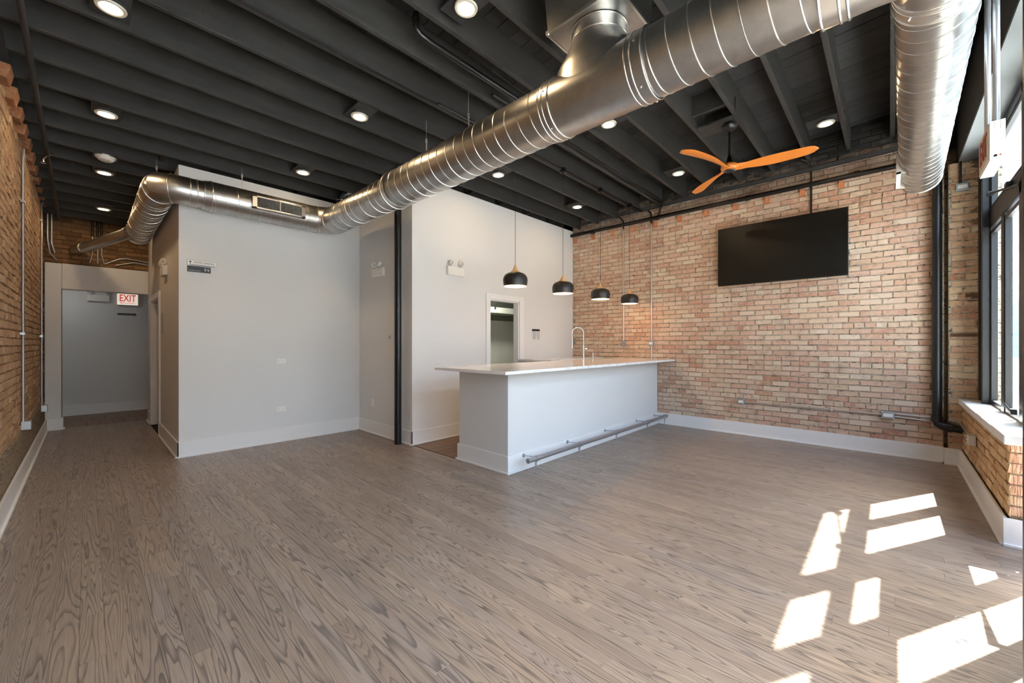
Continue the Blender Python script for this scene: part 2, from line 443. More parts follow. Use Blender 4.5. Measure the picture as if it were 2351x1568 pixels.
def plank_mesh(mb, x0, y0, y1, ox=0, oy=0):
    e = .0007; z = 0
    mb.add([(x0 + g_ - ox, y0 + g_ - oy, -.012), (x0 + PW - g_ - ox, y0 + g_ - oy, -.012), (x0 + PW - g_ - ox, y1 - g_ - oy, -.012), (x0 + g_ - ox, y1 - g_ - oy, -.012),
            (x0 + g_ - ox, y0 + g_ - oy, -e), (x0 + PW - g_ - ox, y0 + g_ - oy, -e), (x0 + PW - g_ - ox, y1 - g_ - oy, -e), (x0 + g_ - ox, y1 - g_ - oy, -e),
            (x0 + g_ + e - ox, y0 + g_ + e - oy, z), (x0 + PW - g_ - e - ox, y0 + g_ + e - oy, z), (x0 + PW - g_ - e - ox, y1 - g_ - e - oy, z), (x0 + g_ + e - ox, y1 - g_ - e - oy, z)],
           [(8, 9, 10, 11), (4, 5, 9, 8), (5, 6, 10, 9), (6, 7, 11, 10), (7, 4, 8, 11), (0, 1, 5, 4), (1, 2, 6, 5), (2, 3, 7, 6), (3, 0, 4, 7)])
for p in planks[:300]:
    mb = MB(); plank_mesh(mb, *p); mb.build('plank', 'oak', fl, origin=(p[0] + PW / 2, (p[1] + p[2]) / 2, 0))
mb = MB()
for p in planks[300:]: plank_mesh(mb, *p)
mb.build('planking', 'oak', fl, kind='stuff')
tl = []
for (X0, X1, Y0, Y1, w, h) in ((2.97, 6.63, 3.66, 4.58, .6, .15), (-.47, .9, 9.52, 11.1, .155, .6), (3.1, 6.6, 4.7, 6.5, .6, .3)):
    yy = Y0; k = 0
    while yy < Y1 - .02:
        xx = X0 - (w / 2 if k % 2 else 0)
        while xx < X1:
            a, b = max(xx, X0), min(xx + w, X1); c_, d_ = yy, min(yy + h, Y1)
            if b - a > .02: tl.append((a, b, c_, d_))
            xx += w
        yy += h; k += 1
for (a, b, c_, d_) in tl:
    MB().box(a + .002, b - .002, c_ + .002, d_ - .002, -.012, -.001).build('floor_tile', 'tile', fl, origin=((a + b) / 2, (c_ + d_) / 2, 0))

# ------------------------------------------------------------------ brick walls
def brick_variants(n, L):
    out = []
    for _ in range(n):
        j = lambda a: random.uniform(-a, a)
        w, h, d = L / 2, .0305, .009
        b = [(-w + j(.002), 0, -h), (w + j(.002), 0, -h), (w + j(.002), 0, h), (-w + j(.002), 0, h)]
        m = [(-w + j(.004), d * .55, -h + j(.003)), (w + j(.004), d * .55, -h + j(.003)), (w + j(.004), d * .55, h + j(.003)), (-w + j(.004), d * .55, h + j(.003))]
        e = .005
        f = [(-w + e + j(.006), d + j(.005), -h + e + j(.004)), (w - e + j(.006), d + j(.005), -h + e + j(.004)), (w - e + j(.006), d + j(.005), h - e + j(.004)), (-w + e + j(.006), d + j(.005), h - e + j(.004))]
        vs = b + m + f; fs = []
        for k in range(4):
            l = (k + 1) % 4; fs += [(k, k + 4, l + 4, l), (k + 4, k + 8, l + 8, l + 4)]
        fs.append((11, 10, 9, 8))
        out.append((vs, fs))
    return out
VAR = {round(L, 3): brick_variants(14, L) for L in (.200, .096)}
vmesh = {}
def brick_field(wall, o, u, nrm, ulen, z0, z1, mat, holes=lambda a, z: False, n_parts=300, course=.072, far=False, shift=0., header=7, nm='brick'):
    """o = point at u=0,z=0 on the mortar face; u, nrm = unit vectors (horizontal)"""
    u = Vector(u); nrm = Vector(nrm); o = Vector(o)
    rot = Matrix((u, nrm, Vector((0, 0, 1)))).transposed()     # columns u, n, z
    flip = rot.determinant() < 0
    lst = []; row = 0; z = z0 + course / 2
    while z < z1 - .02:
        hd = (row % header == header - 2); L, pitch = (.096, .104) if hd else (.200, .208)
        a = -random.uniform(0, 1) * .02 - (pitch / 2 if row % 2 else 0)
        while a < ulen:
            c = a + pitch / 2
            lo, hi = max(a, 0), min(a + pitch, ulen)
            if hi - lo > pitch * .35 and not holes(c, z): lst.append((lo, hi, z, L, pitch))
            a += pitch
        z += course; row += 1
    def key(b):
        p = o + u * ((b[0] + b[1]) / 2); return (p.x * .7275 + p.y * .6861) + .15 * abs(b[2] - 1.35) if True else 0
    def vis(b):
        p = o + u * ((b[0] + b[1]) / 2)
        d = p.x * .7275 + p.y * .6861
        if d < .3: return 1e3
        l = p.x * .6861 - p.y * .7275; px = 1175 + 920 * l / d; py = 788 - 920 * (b[2] - H_CAM) / d
        return d + (100 if not (-30 < px < 2380 and -30 < py < 1600) else 0)
    lst.sort(key=vis)
    stuff = MB()
    for q, (lo, hi, z, L, pitch) in enumerate(lst):
        full = abs((hi - lo) - pitch) < .01
        sc_ = ((hi - lo) - .008) / L if not full else 1
        vi = random.randrange(14); vs, fs = VAR[L][vi]
        zz = z + random.uniform(-.003, .003); dep = random.uniform(-.004, .003)
        cpos = o + u * ((lo + hi) / 2) + nrm * dep; cpos.z = zz
        fs2 = [tuple(reversed(f)) for f in fs] if flip else fs
        if q < n_parts:
            kk = (L, vi, mat, tuple(u), flip)
            if kk not in vmesh:
                me = bpy.data.meshes.new('brick'); me.from_pydata([tuple(rot @ Vector(v)) for v in vs], [], fs2); me.materials.append(M[mat]); vmesh[kk] = me
            ob = bpy.data.objects.new(nm, vmesh[kk]); C.objects.link(ob); ob.parent = wall
            ob.location = cpos - wloc(wall); ob.scale = tuple((sc_ if abs(u[i]) > .5 else 1) for i in range(3))
        else:
            stuff.add([cpos + rot @ Vector((v[0] * sc_, v[1], v[2])) for v in vs], fs2)
    if stuff.v: stuff.build('brickwork', mat, wall, kind='stuff')

XR = 6.65
wr = MB().box(XR, XR + .25, -.445, 4.6, 0, 4.2).build('wall_right', 'mortar_right'); struct(wr)
brick_field(wr, (XR, -.44, 0), (0, 1, 0), (-1, 0, 0), 5.05, .17, 4.1, 'brick_right')
# slot between wall and pier, and the window pier
MB().box(XR + .05, XR + .25, -.60, -.43, 0, 4.2).build('chase', 'mortar_left', wr)
wp = MB().box(6.585, 6.9, -.86, -.475, 0, 3.34).build('wall_front_right', 'mortar_pier'); struct(wp)
brick_field(wp, (6.585, -.79, 0), (0, 1, 0), (-1, 0, 0), .315, .17, 3.33, 'brick_pier', header=5)
# dark old nailer strips let into the pier
for (ya, yb, z) in ((-.72, -.60, 1.87), (-.74, -.49, 1.44)):
    MB().box(6.562, 6.58, ya, yb, z - .018, z + .016).build('nailer_strip', simple('old_brown_timber', (96, 66, 44), .8, bumpy=(60, .5, .005)) if 'nl' not in M else M['nl'], wp)
# terracotta blocks under the pipe
tb = MB().box(-.03, .035, -.028, .028, -.045, .045)
for k in range(11):
    y = 4.53 - .4075 * k
    MB().hexa([(XR - .035, y - .03, 3.335), (XR, y - .03, 3.335), (XR, y + .03, 3.335), (XR - .035, y + .03, 3.335),
               (XR - .045, y - .025, 3.42), (XR, y - .03, 3.42), (XR, y + .03, 3.42), (XR - .045, y + .025, 3.42)]).build('terracotta_block', 'terracotta', wr, bevel=.003)
# left wall
XL = -.47
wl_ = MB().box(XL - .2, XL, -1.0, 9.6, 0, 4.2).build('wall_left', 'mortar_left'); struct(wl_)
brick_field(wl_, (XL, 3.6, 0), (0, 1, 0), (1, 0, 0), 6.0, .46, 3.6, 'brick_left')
MB().hexa([(XL, -.9, 0), (XL + .03, -.9, 0), (XL + .03, 9.5, 0), (XL, 9.5, 0), (XL, -.9, .475), (XL + .022, -.9, .45), (XL + .022, 9.5, .45), (XL, 9.5, .475)]).build('parging', 'parge', wl_)
M['brown_brick'] = brick_mat('brown_corbel_brick', [(140, 88, 54), (156, 104, 66), (122, 76, 48)], None, .2)
for k in range(12):
    y = 4.95 + .405 * k
    MB().hexa([(XL - .02, y - .09, 3.37), (XL + .055, y - .09, 3.36), (XL + .055, y + .09, 3.36), (XL - .02, y + .09, 3.37),
               (XL - .02, y - .1, 3.47), (XL + .075, y - .1, 3.465), (XL + .075, y + .1, 3.465), (XL - .02, y + .1, 3.47)]).build('corbel_brick', 'brown_brick', wl_, bevel=.006)
# painted black strip above corbels
MB().box(XL, XL + .05, -.9, 9.5, 3.52, 3.60).build('trim_1', 'black_wood'); struct(bpy.data.objects['trim_1'])
MB().box(XR - .045, XR, -.44, 4.6, 3.645, 3.69).build('trim_2', 'black_wood'); struct(bpy.data.objects['trim_2'])
w = MB().box(7.4, 7.5, 4.6, 11.4, 0, 4.2).box(XR + .25, 7.5, 4.5, 4.6, 0, 4.2).box(-1.2, 7.5, 11.3, 11.4, 0, 4.2).box(-1.2, -1.0, 9.5, 11.4, 0, 4.2).box(-1.2, -.6, 9.4, 9.5, 0, 4.2).build('wall_outer', 'dark'); struct(w)
# far brick wall above the corridor opening
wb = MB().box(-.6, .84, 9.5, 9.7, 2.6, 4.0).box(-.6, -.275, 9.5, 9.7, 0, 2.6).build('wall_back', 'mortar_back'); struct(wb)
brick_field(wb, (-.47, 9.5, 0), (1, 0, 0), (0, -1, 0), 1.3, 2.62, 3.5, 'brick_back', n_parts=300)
# ------------------------------------------------------------------ plaster walls
w = MB().box(.74, 2.95, 6.09, 6.19, 0, 3.455).build('wall_middle', 'white_paint'); struct(w)
w = MB().box(.74, .84, 6.19, 7.85, 0, 3.45).box(.74, .84, 7.85, 8.90, 2.03, 3.42).box(.74, .84, 8.9, 9.5, 0, 3.4).build('wall_side', 'white_paint'); struct(w)
w = MB().box(2.95, 3.05, 4.70, 6.19, 0, 3.575).build('wall_inner', 'white_paint'); struct(w)
DX0, DX1, DZ = 4.365, 5.05, 2.05
w = MB().box(2.95, DX0, 4.6, 4.7, 0, 3.575).box(DX0, DX1, 4.6, 4.7, DZ, 3.575).box(DX1, XR, 4.6, 4.7, 0, 3.575).build('wall_rear', 'white_paint'); struct(w)
# corridor end: pier, header, vestibule
w = MB().box(-.45, -.275, 9.44, 9.56, 0, 2.6).box(-.275, .74, 9.44, 9.56, 2.2, 2.605).build('wall_back_lower', 'white_paint', bevel=.012); struct(w)
w = MB().box(-.9, 1.4, 11.1, 11.2, 0, 2.8).box(-1.0, -.9, 9.5, 11.2, 0, 2.8).box(1.35, 1.45, 9.5, 11.2, 0, 2.8).build('wall_far', 'white_paint'); struct(w)
w = MB().box(-1.0, 1.45, 9.56, 11.2, 2.62, 2.7).build('ceiling_far', 'white_paint'); struct(w)
MB().box(.84, 1.9, 7.7, 7.75, 0, 2.4).box(1.9, 1.95, 7.7, 9.2, 0, 2.4).box(.84, 1.9, 9.1, 9.15, 0, 2.4).box(.84, 1.95, 7.7, 9.15, 2.4, 2.45).build('wall_side_inner', 'white_paint'); struct(bpy.data.objects['wall_side_inner'])
# kitchen beyond the door
w = MB().box(3.6, 7.4, 6.5, 6.6, 0, 2.6).build('wall_end', 'kitchen_dark'); struct(w)
for k in range(3):
    MB().box(3.7 + k * 1.22, 4.9 + k * 1.22, 6.47, 6.5, .05, 1.86).build('steel_panel', 'kitchen_steel', w)
w2 = MB().box(7.3, 7.4, 4.7, 6.5, 0, 2.6).box(3.5, 3.6, 4.7, 6.6, 0, 2.6).build('wall_end_side', 'kitchen_dark'); struct(w2)
w2 = MB().box(3.5, 7.4, 4.7, 6.6, 2.6, 2.66).build('ceiling_end', 'kitchen_dark'); struct(w2)
hd = MB().box(4.9, 7.2, 5.95, 6.46, 1.98, 2.1).build('range_hood', 'kitchen_steel', bevel=.004)
tag(hd, 'dull steel range hood seen through the kitchen doorway', 'hood')
def fill_lamp(x, y, z, e, col, label):  # unseen lamps added to brighten the kitchen and vestibule
    t = thing('fill_light', label, 'light', (x, y, z), 'added fill lights in the back rooms')
    MB().lathe([(0, -.03), (.09, -.03), (.12, -.01), (.125, .0), (0, .0)], (x, y, z), n=24).build('diffuser', 'lamp_lens_dim', t, smooth=50)
    MB().lathe([(.125, -.012), (.135, -.01), (.135, 0)], (x, y, z), n=24).build('rim', 'white_plastic', t, smooth=50)
    ld = bpy.data.lights.new('fill_light', 'AREA'); ld.shape = 'DISK'; ld.size = .2; ld.energy = e; ld.color = col
    lo = bpy.data.objects.new('light', ld); link(lo, t); lo.location = (0, 0, -.04)
fill_lamp(5.4, 5.5, 2.6, 44, (1.0, 1.0, .93), 'added unseen fill light on the kitchen ceiling behind the doorway')
fill_lamp(-.35, 10.4, 2.62, 1.5, (1.0, .96, .9), 'added unseen light on the vestibule ceiling, standing in for light from the left')
hr = thing('hanging_rod', 'short black rod hanging in the kitchen doorway view', 'rod', (5.56, 5.7, 2.05))
MB().cyl((5.56, 5.7, 2.05), (5.56, 5.7, 2.6), .008, 8).build('rod', 'black_paint_pipe', hr)
MB().cyl((5.56, 5.7, 2.02), (5.56, 5.7, 2.12), .016, 10).build('sleeve', 'black_paint_pipe', hr)
# ------------------------------------------------------------------ baseboards
BH = .185
def base(name, segs, shoe=True):
    """segs: (x0,y0,x1,y1, nx, ny) wall face line and normal"""
    mb = MB()
    for (x0, y0, x1, y1, nx, ny) in segs:
        for (t, h0, h1) in ((.018, .0, BH), (.034, 0, .019)):
            mb.box(min(x0, x1, x0 + nx * t, x1 + nx * t), max(x0, x1, x0 + nx * t, x1 + nx * t), min(y0, y1, y0 + ny * t, y1 + ny * t), max(y0, y1, y0 + ny * t, y1 + ny * t), h0, h1)
    o = mb.build(name, 'trim_paint', bevel=.003); struct(o); return o
base('baseboard_middle', [(.722, 6.09, 2.95, 6.09, 0, -1)])
base('baseboard_side', [(.74, 6.072, .74, 7.76, -1, 0), (.74, 8.98, .74, 9.44, -1, 0)])
base('baseboard_inner', [(2.95, 4.582, 2.95, 6.09, -1, 0)])
base('baseboard_rear', [(2.932, 4.6, DX0 - .09, 4.6, 0, -1), (DX1 + .12, 4.6, XR, 4.6, 0, -1)])
base('baseboard_right', [(XR - .012, -.44, XR - .012, 4.6, -1, 0)])
base('baseboard_corner', [(6.575, -.57, 6.575, -.44, -1, 0), (6.575, -.44, 6.65, -.44, 0, 1)])
base('baseboard_front', [(4.2, -.57, 6.575, -.57, 0, 1), (4.215, -.55, 4.215, -.9, -1, 0)])
base('baseboard_left', [(XL + .03, -.9, XL + .03, 9.44, 1, 0)])
base('baseboard_back', [(-.46, 9.44, -.257, 9.44, 0, -1), (-.275, 9.425, -.275, 9.56, 1, 0)])
base('baseboard_far', [(-.9, 11.1, 1.35, 11.1, 0, -1)])
# threshold strip between wood and tile
MB().box(2.95, 6.63, 3.655, 3.675, -.01, .002).build('trim_3', 'dark'); struct(bpy.data.objects['trim_3'])

# ------------------------------------------------------------------ ceiling
ce = MB().hexa([(-1.2, -1.0, ZJ(-1.0) + .31), (7.5, -1.0, ZJ(-1.0) + .31), (7.5, 11.4, ZJ(11.4) + .31), (-1.2, 11.4, ZJ(11.4) + .31),
                (-1.2, -1.0, ZJ(-1.0) + .4), (7.5, -1.0, ZJ(-1.0) + .4), (7.5, 11.4, ZJ(11.4) + .4), (-1.2, 11.4, ZJ(11.4) + .4)]).build('ceiling', 'dark'); struct(ce)
x = -.5
while x < 6.65:
    a, b = x + .003, x + .147; dz = random.uniform(0, .004)
    MB().hexa([(a, -1.05, ZJ(-1.05) + .286 + dz), (b, -1.05, ZJ(-1.05) + .286 + dz), (b, 9.6, ZJ(9.6) + .286 + dz), (a, 9.6, ZJ(9.6) + .286 + dz),
               (a, -1.05, ZJ(-1.05) + .306), (b, -1.05, ZJ(-1.05) + .306), (b, 9.6, ZJ(9.6) + .306), (a, 9.6, ZJ(9.6) + .306)]).build('deck_board', 'deck', ce, origin=((a + b) / 2, 4, 4))
    x += .15
JY = [n * .405 - .022 for n in range(-1, 25)]
for y in JY:
    if y > 9.48: continue
    z = ZJ(y)
    MB().box(XL - .02, XR + .02, y - .0215, y + .0215, z, z + .285).build('joist', 'joist', ce, bevel=.004, origin=(3, y, z))
def block(x, yi, w=.04):
    y0, y1 = JY[yi] + .022, JY[yi + 1] - .022; z = ZJ(JY[yi])
    MB().box(x - w / 2, x + w / 2, y0, y1, z + .06, z + .27).build('blocking', 'joist', ce)
for k in range(5): block(3.35 + k * .68, 12)
for k in range(5): block(.62 + k * .5, 16)
block(4.55, 4); block(5.05, 4)
# ------------------------------------------------------------------ front facade
YG = -.75
wf = MB().box(4.24, 6.6, -.97, -.585, 0, .68).build('wall_front', 'mortar_knee'); struct(wf)
brick_field(wf, (4.225, -.585, 0), (1, 0, 0), (0, 1, 0), 2.36, .19, .68, 'brick_knee', header=99)
brick_field(wf, (4.24, -.97, 0), (0, 1, 0), (-1, 0, 0), .395, .19, .68, 'brick_comb', header=99, nm='face_brick')
wk2 = MB().box(-.5, 2.92, -.97, -.585, 0, .68).build('wall_front_left', 'brick_knee'); struct(wk2)
s_ = MB().box(4.165, 6.585, -.79, -.548, .68, .742).build('window_sill', 'sill', bevel=.006); tag(s_, kind='structure')
s_ = MB().box(-.5, 2.95, -.79, -.548, .68, .742).build('window_sill', 'sill', bevel=.006); tag(s_, kind='structure')
# header above the glass: black beam side, grey soffit
wh = MB().box(-.6, 6.9, -.83, -.545, 3.36, 4.3).build('wall_front_upper', 'black_wood'); struct(wh)
MB().box(-.5, 6.585, -.83, -.548, 3.335, 3.36).build('soffit', 'soffit', wh)
# outer wall reveal (brick outside the glass line)
MB().box(6.6, 7.2, -.86, -.80, 0, 4.2).build('pier_outer', 'mortar_pier', wp)
def frame_window(name, x0, x1, z0, z1, y=YG, fw=.055, fd=.07, mat='black_metal'):
    o = MB().box(x0, x1, y - fd / 2, y + fd / 2, z0, z0 + fw).box(x0, x1, y - fd / 2, y + fd / 2, z1 - fw, z1) \
        .box(x0, x0 + fw, y - fd / 2, y + fd / 2, z0 + fw, z1 - fw).box(x1 - fw, x1, y - fd / 2, y + fd / 2, z0 + fw, z1 - fw).build(name, mat, bevel=.003)
    struct(o)
    MB().box(x0 + fw, x1 - fw, y - .004, y + .004, z0 + fw, z1 - fw).build('pane', 'glass', o)
    if x1 - x0 > .3: MB().box(x0 + fw, x0 + fw + .012, y - .02, y + .02, z0 + fw, z1 - fw).box(x1 - fw - .012, x1 - fw, y - .02, y + .02, z0 + fw, z1 - fw).box(x0 + fw, x1 - fw, y - .02, y + .02, z0 + fw, z0 + fw + .012).build('glazing_bead', 'black_metal', o)
    return o
# heavy outer frame of the bay
fo = MB(); FD = .025
for (a, b, c, d) in ((6.155, 6.585, .742, 3.335), (5.50, 5.625, .742, 2.50), (4.67, 4.935, .742, 2.60), (4.65, 4.86, 2.60, 3.335), (3.915, 4.085, 0, 3.335), (3.36, 3.44, 0, 3.335), (-.5, -.42, .742, 3.335), (1.4, 1.47, .742, 3.335)):
    fo.box(a, b, YG - FD, YG + FD, c, d)
fo.box(4.86, 6.16, YG - FD, YG + FD, 2.50, 2.68).box(-.42, 3.36, YG - FD, YG + FD, 2.60, 2.72).box(3.44, 3.92, YG - FD, YG + FD, 2.10, 2.16).box(3.44, 4.66, YG - FD, YG + FD, 2.52, 2.68)
fo.box(-.5, 6.585, YG - FD, YG + FD, 3.24, 3.335)
fo = fo.build('window_frame', 'black_metal', bevel=.004); struct(fo)
MB().box(6.17, 6.25, YG + FD, YG + FD + .05, .742, 3.335).box(6.5, 6.58, YG + FD, YG + FD + .035, .742, 3.335).build('jamb_cover', 'black_metal', fo, bevel=.003)
w1 = frame_window('window_1', 5.61, 6.175, .742, 2.47, fw=.035, fd=.036)
w2_ = frame_window('window_2', 4.925, 5.52, .742, 2.47, fw=.035, fd=.036)
w3 = frame_window('window_3', 4.83, 6.16, 2.66, 3.25, fw=.035, fd=.036)
w4 = frame_window('window_4', 4.07, 4.67, 2.66, 3.25, fw=.025, fd=.036)
w5 = frame_window('window_5', 3.43, 3.93, 2.66, 3.25, fw=.025, fd=.036)
w6 = frame_window('window_6', 4.07, 4.67, 2.12, 2.53, fw=.025, fd=.036)
sp = MB().box(4.08, 4.68, YG - .02, YG + .02, 1.17, 2.13).build('sun_block_panel', 'opaque_panel'); struct(sp)  # out-of-view panel added to block sun between the two light patches
w7 = frame_window('window_7', 4.07, 4.67, .742, 1.185, fw=.02, fd=.036)
w8 = frame_window('window_8', -.42, 1.40, .75, 2.60)
w9 = frame_window('window_9', 1.47, 3.36, .75, 2.60)
MB().box(2.92, 3.36, YG - .03, YG + .03, 0, .75).build('kick_panel', 'opaque_panel', w9)
w10 = frame_window('window_10', -.42, 3.36, 2.72, 3.24)
MB().box(3.44, 3.92, YG - .02, YG + .02, 2.16, 2.52).build('transom_sun_block', 'opaque_panel', sp)  # opaque infill added out of view to keep sun off the floor
# entrance door with push bar
dr = frame_window('door_1', 3.40, 3.95, .02, 2.10, fw=.05, fd=.04)
MB().sweep([(3.42, YG + .02, .95), (3.42, YG + .07, .95), (3.93, YG + .07, .95), (3.93, YG + .02, .95)], .02, 10).build('push_bar', 'stainless', dr, smooth=40)
# second leaf folded open into the room: only its edge shows at the right border of the photo
d2 = MB().box(1.61, 1.662, -.73, -.2495, .012, 3.25).build('door_2', 'black_metal', bevel=.003); struct(d2)
MB().cyl((1.59, -.5, .95), (1.59, -.5, 1.25), .012, 10).build('door_handle', 'stainless', d2)
# hardware on windows
MB().box(4.99, 5.05, YG + .025, YG + .06, .79, .83).cyl((5.02, YG + .055, .81), (5.02, YG + .09, .87), .009, 8).build('latch', 'black_metal', w2_)
MB().cyl((5.95, YG + .05, 2.79), (4.87, YG + .03, 2.56), .011, 8).box(5.9, 5.99, YG + .02, YG + .07, 2.775, 2.80).box(5.15, 5.23, YG + .02, YG + .06, 2.64, 2.67).build('stay_arm', 'black_metal', w3)

# ------------------------------------------------------------------ kitchen and corridor doorways
def casing(name, parts):
    mb = MB()
    for p in parts: mb.box(*p)
    o = mb.build(name, 'trim_paint', bevel=.003); struct(o); return o
dk = casing('door_3', [(DX0 - .088, DX0, 4.578, 4.6, 0, DZ + .088), (DX1, DX1 + .11, 4.578, 4.6, 0, DZ + .088), (DX0, DX1, 4.578, 4.6, DZ, DZ + .088),
                       (DX0 - .005, DX0 + .02, 4.6, 4.71, 0, DZ), (DX1 - .02, DX1 + .005, 4.6, 4.71, 0, DZ), (DX0, DX1, 4.6, 4.71, DZ - .02, DZ)])
dc = casing('door_4', [(.718, .74, 7.765, 7.855, 0, 2.12), (.718, .74, 8.895, 8.985, 0, 2.12), (.718, .74, 7.855, 8.895, 2.03, 2.12),
                       (.73, .85, 7.85, 7.87, 0, 2.03), (.73, .85, 8.88, 8.90, 0, 2.03), (.73, .85, 7.87, 8.88, 2.01, 2.03)])
MB().box(.80, .84, 7.87, 8.88, .01, 2.01).build('door_leaf', 'trim_paint', dc, bevel=.003)
MB().box(.785, .80, 8.0, 8.05, .98, 1.03).build('door_handle', 'stainless', dc)

# ------------------------------------------------------------------ ducts
def helix(mb, p0, p1, R, pitch, r=.0035, n=44, phase=0):
    p0, p1 = Vector(p0), Vector(p1); ax = (p1 - p0); L = ax.length; ax.normalize()
    up = Vector((0, 0, 1)); a = ax.cross(up).normalized(); b = ax.cross(a)
    turns = L / pitch; N = int(turns * n); pts = []
    for k in range(N + 1):
        q = 2 * PI * k / n + phase
        pts.append(p0 + ax * min(L, pitch * k / n) + a * math.cos(q) * (R + r * .4) + b * math.sin(q) * (R + r * .4))
    mb.sweep(pts, r, 4, caps=False)
def bolt(mb, p, nrm, r=.007): mb.cyl(Vector(p), Vector(p) + Vector(nrm) * .006, r, 6)
XD, ZD, RD = 2.405, 3.08, .203
dm = thing('main_duct', 'large silver spiral duct running overhead with tapered riser to the ceiling', 'duct', (XD, 2.5, ZD - RD))
MB().cyl((XD, .22, ZD), (XD, 1.07, ZD), RD - .006, 64, False).build('duct_section', 'duct', dm, smooth=40)
MB().cyl((XD, 1.80, ZD), (XD, 4.06, ZD), RD - .006, 64, False).build('duct_section', 'duct', dm, smooth=40)
RS = .182
MB().cyl((XD, 4.05, ZD), (XD, 5.50, ZD), RS, 64, False).build('duct_section', 'duct', dm, smooth=40)
m_ = MB(); helix(m_, (XD, .26, ZD), (XD, 1.05, ZD), RD - .006, .118, .0032); helix(m_, (XD, 1.86, ZD), (XD, 4.04, ZD), RD - .006, .124, .0032); m_.build('seam', 'duct_seam', dm, smooth=60)
m_ = MB(); helix(m_, (XD, 4.1, ZD), (XD, 5.5, ZD), RS, .118, .0028); m_.build('seam', 'duct_seam', dm, smooth=60)
# tee body: lofted saddle
tee = MB()
NY = 30; NA = 48
tee.cyl((XD, 1.06, ZD), (XD, 1.80, ZD), RD, 64, False)
NC = Vector((XD + .0, 1.45, 3.40)); RN = .185
rings = []
for i in range(17):
    t = i / 16; z = ZD - .02 + (NC.z - ZD + .02) * t
    u_ = max(0, min(1, (z - (ZD + .175)) / (NC.z - ZD - .175)))
    ry = RN + (.305 - RN) * (1 - u_) ** 1.25; ee = .62 + .38 * max(0, min(1, (z - ZD) / (NC.z - ZD))); rx = RD * .985 + (RN - RD * .985) * u_
    for k in range(NA):
        q = 2 * PI * k / NA
        rings.append((NC.x + rx * math.copysign(abs(math.cos(q)) ** ee, math.cos(q)), 1.45 + ry * math.copysign(abs(math.sin(q)) ** ee, math.sin(q)), z))
tee.add(rings, [(i * NA + k, i * NA + (k + 1) % NA, (i + 1) * NA + (k + 1) % NA, (i + 1) * NA + k) for i in range(16) for k in range(NA)])
tee.build('tee', 'duct', dm, smooth=50)
nk = MB().cyl((NC.x, 1.45, 3.39), (NC.x, 1.45, 3.475), RN + .003, 56, False)
nk.build('neck', 'duct', dm, smooth=40)
cl = MB(); bd = MB(); bl = MB()
for y in (1.055, 1.125, 1.16, 1.745, 1.795, 1.83): bd.ring((XD, y, ZD), (0, 1, 0), RD + .003, .0045)
cl.cyl((XD, 1.055, ZD), (XD, 1.16, ZD), RD + .003, 64, False).cyl((XD, 1.745, ZD), (XD, 1.84, ZD), RD + .003, 64, False)
bd.ring((NC.x, 1.45, 3.395), (0, 0, 1), RN + .004, .0045).ring((NC.x, 1.45, 3.47), (0, 0, 1), RN + .004, .0045)
for y in (1.10, 1.78):
    for q in (.5, 1.6, 2.9, 4.2, 5.4): bolt(bl, (XD + (RD + .004) * math.cos(q), y, ZD + (RD + .004) * math.sin(q)), (math.cos(q), 0, math.sin(q)))
cl.build('collar', 'duct', dm, smooth=40); bd.build('bead', 'duct_seam', dm, smooth=50); bl.build('bolt', 'duct_seam', dm)
cl = MB().cyl((XD, 4.0, ZD), (XD, 4.07, ZD), RD + .001, 64, False).ring((XD, 4.07, ZD), (0, 1, 0), RD, .0065).cyl((XD, .14, ZD), (XD, .24, ZD), RD + .004, 64, False)
for y in (.14, .17, .24): cl.ring((XD, y, ZD), (0, 1, 0), RD + .004, .006)
cl.build('collar', 'duct_seam', dm, smooth=40)
# plenum box above the neck
pb = MB()
x0, x1, y0, y1 = XD - .225, XD + .215, 1.185, 1.715
b0, b1 = 3.478, 3.95; e = .03
pb.add([(x0, y0, b0), (x1, y0, b0), (x1, y1, b0), (x0, y1, b0), (x0 - e, y0 - e, b1), (x1 + e, y0 - e, b1), (x1 + e, y1 + e, b1), (x0 - e, y1 + e, b1)],
       [(0, 1, 5, 4), (1, 2, 6, 5), (2, 3, 7, 6), (3, 0, 4, 7), (0, 3, 2, 1)])
pb.build('plenum', 'duct', dm)
fg = MB().box(x0 - .012, x1 + .012, y0 - .012, y0 + .004, b0 - .004, b0 + .02).box(x0 - .012, x1 + .012, y1 - .004, y1 + .012, b0 - .004, b0 + .02) \
    .box(x0 - .012, x0 + .004, y0, y1, b0 - .004, b0 + .02).box(x1 - .004, x1 + .012, y0, y1, b0 - .004, b0 + .02)
for (a, b) in ((x0, y1), (x1, y1), (x0, y0), (x1, y0)): fg.cyl((a, b, b0 - .012), (a, b, b0 + .012), .011, 8)
fg.build('flange', 'duct_seam', dm, bevel=.002)
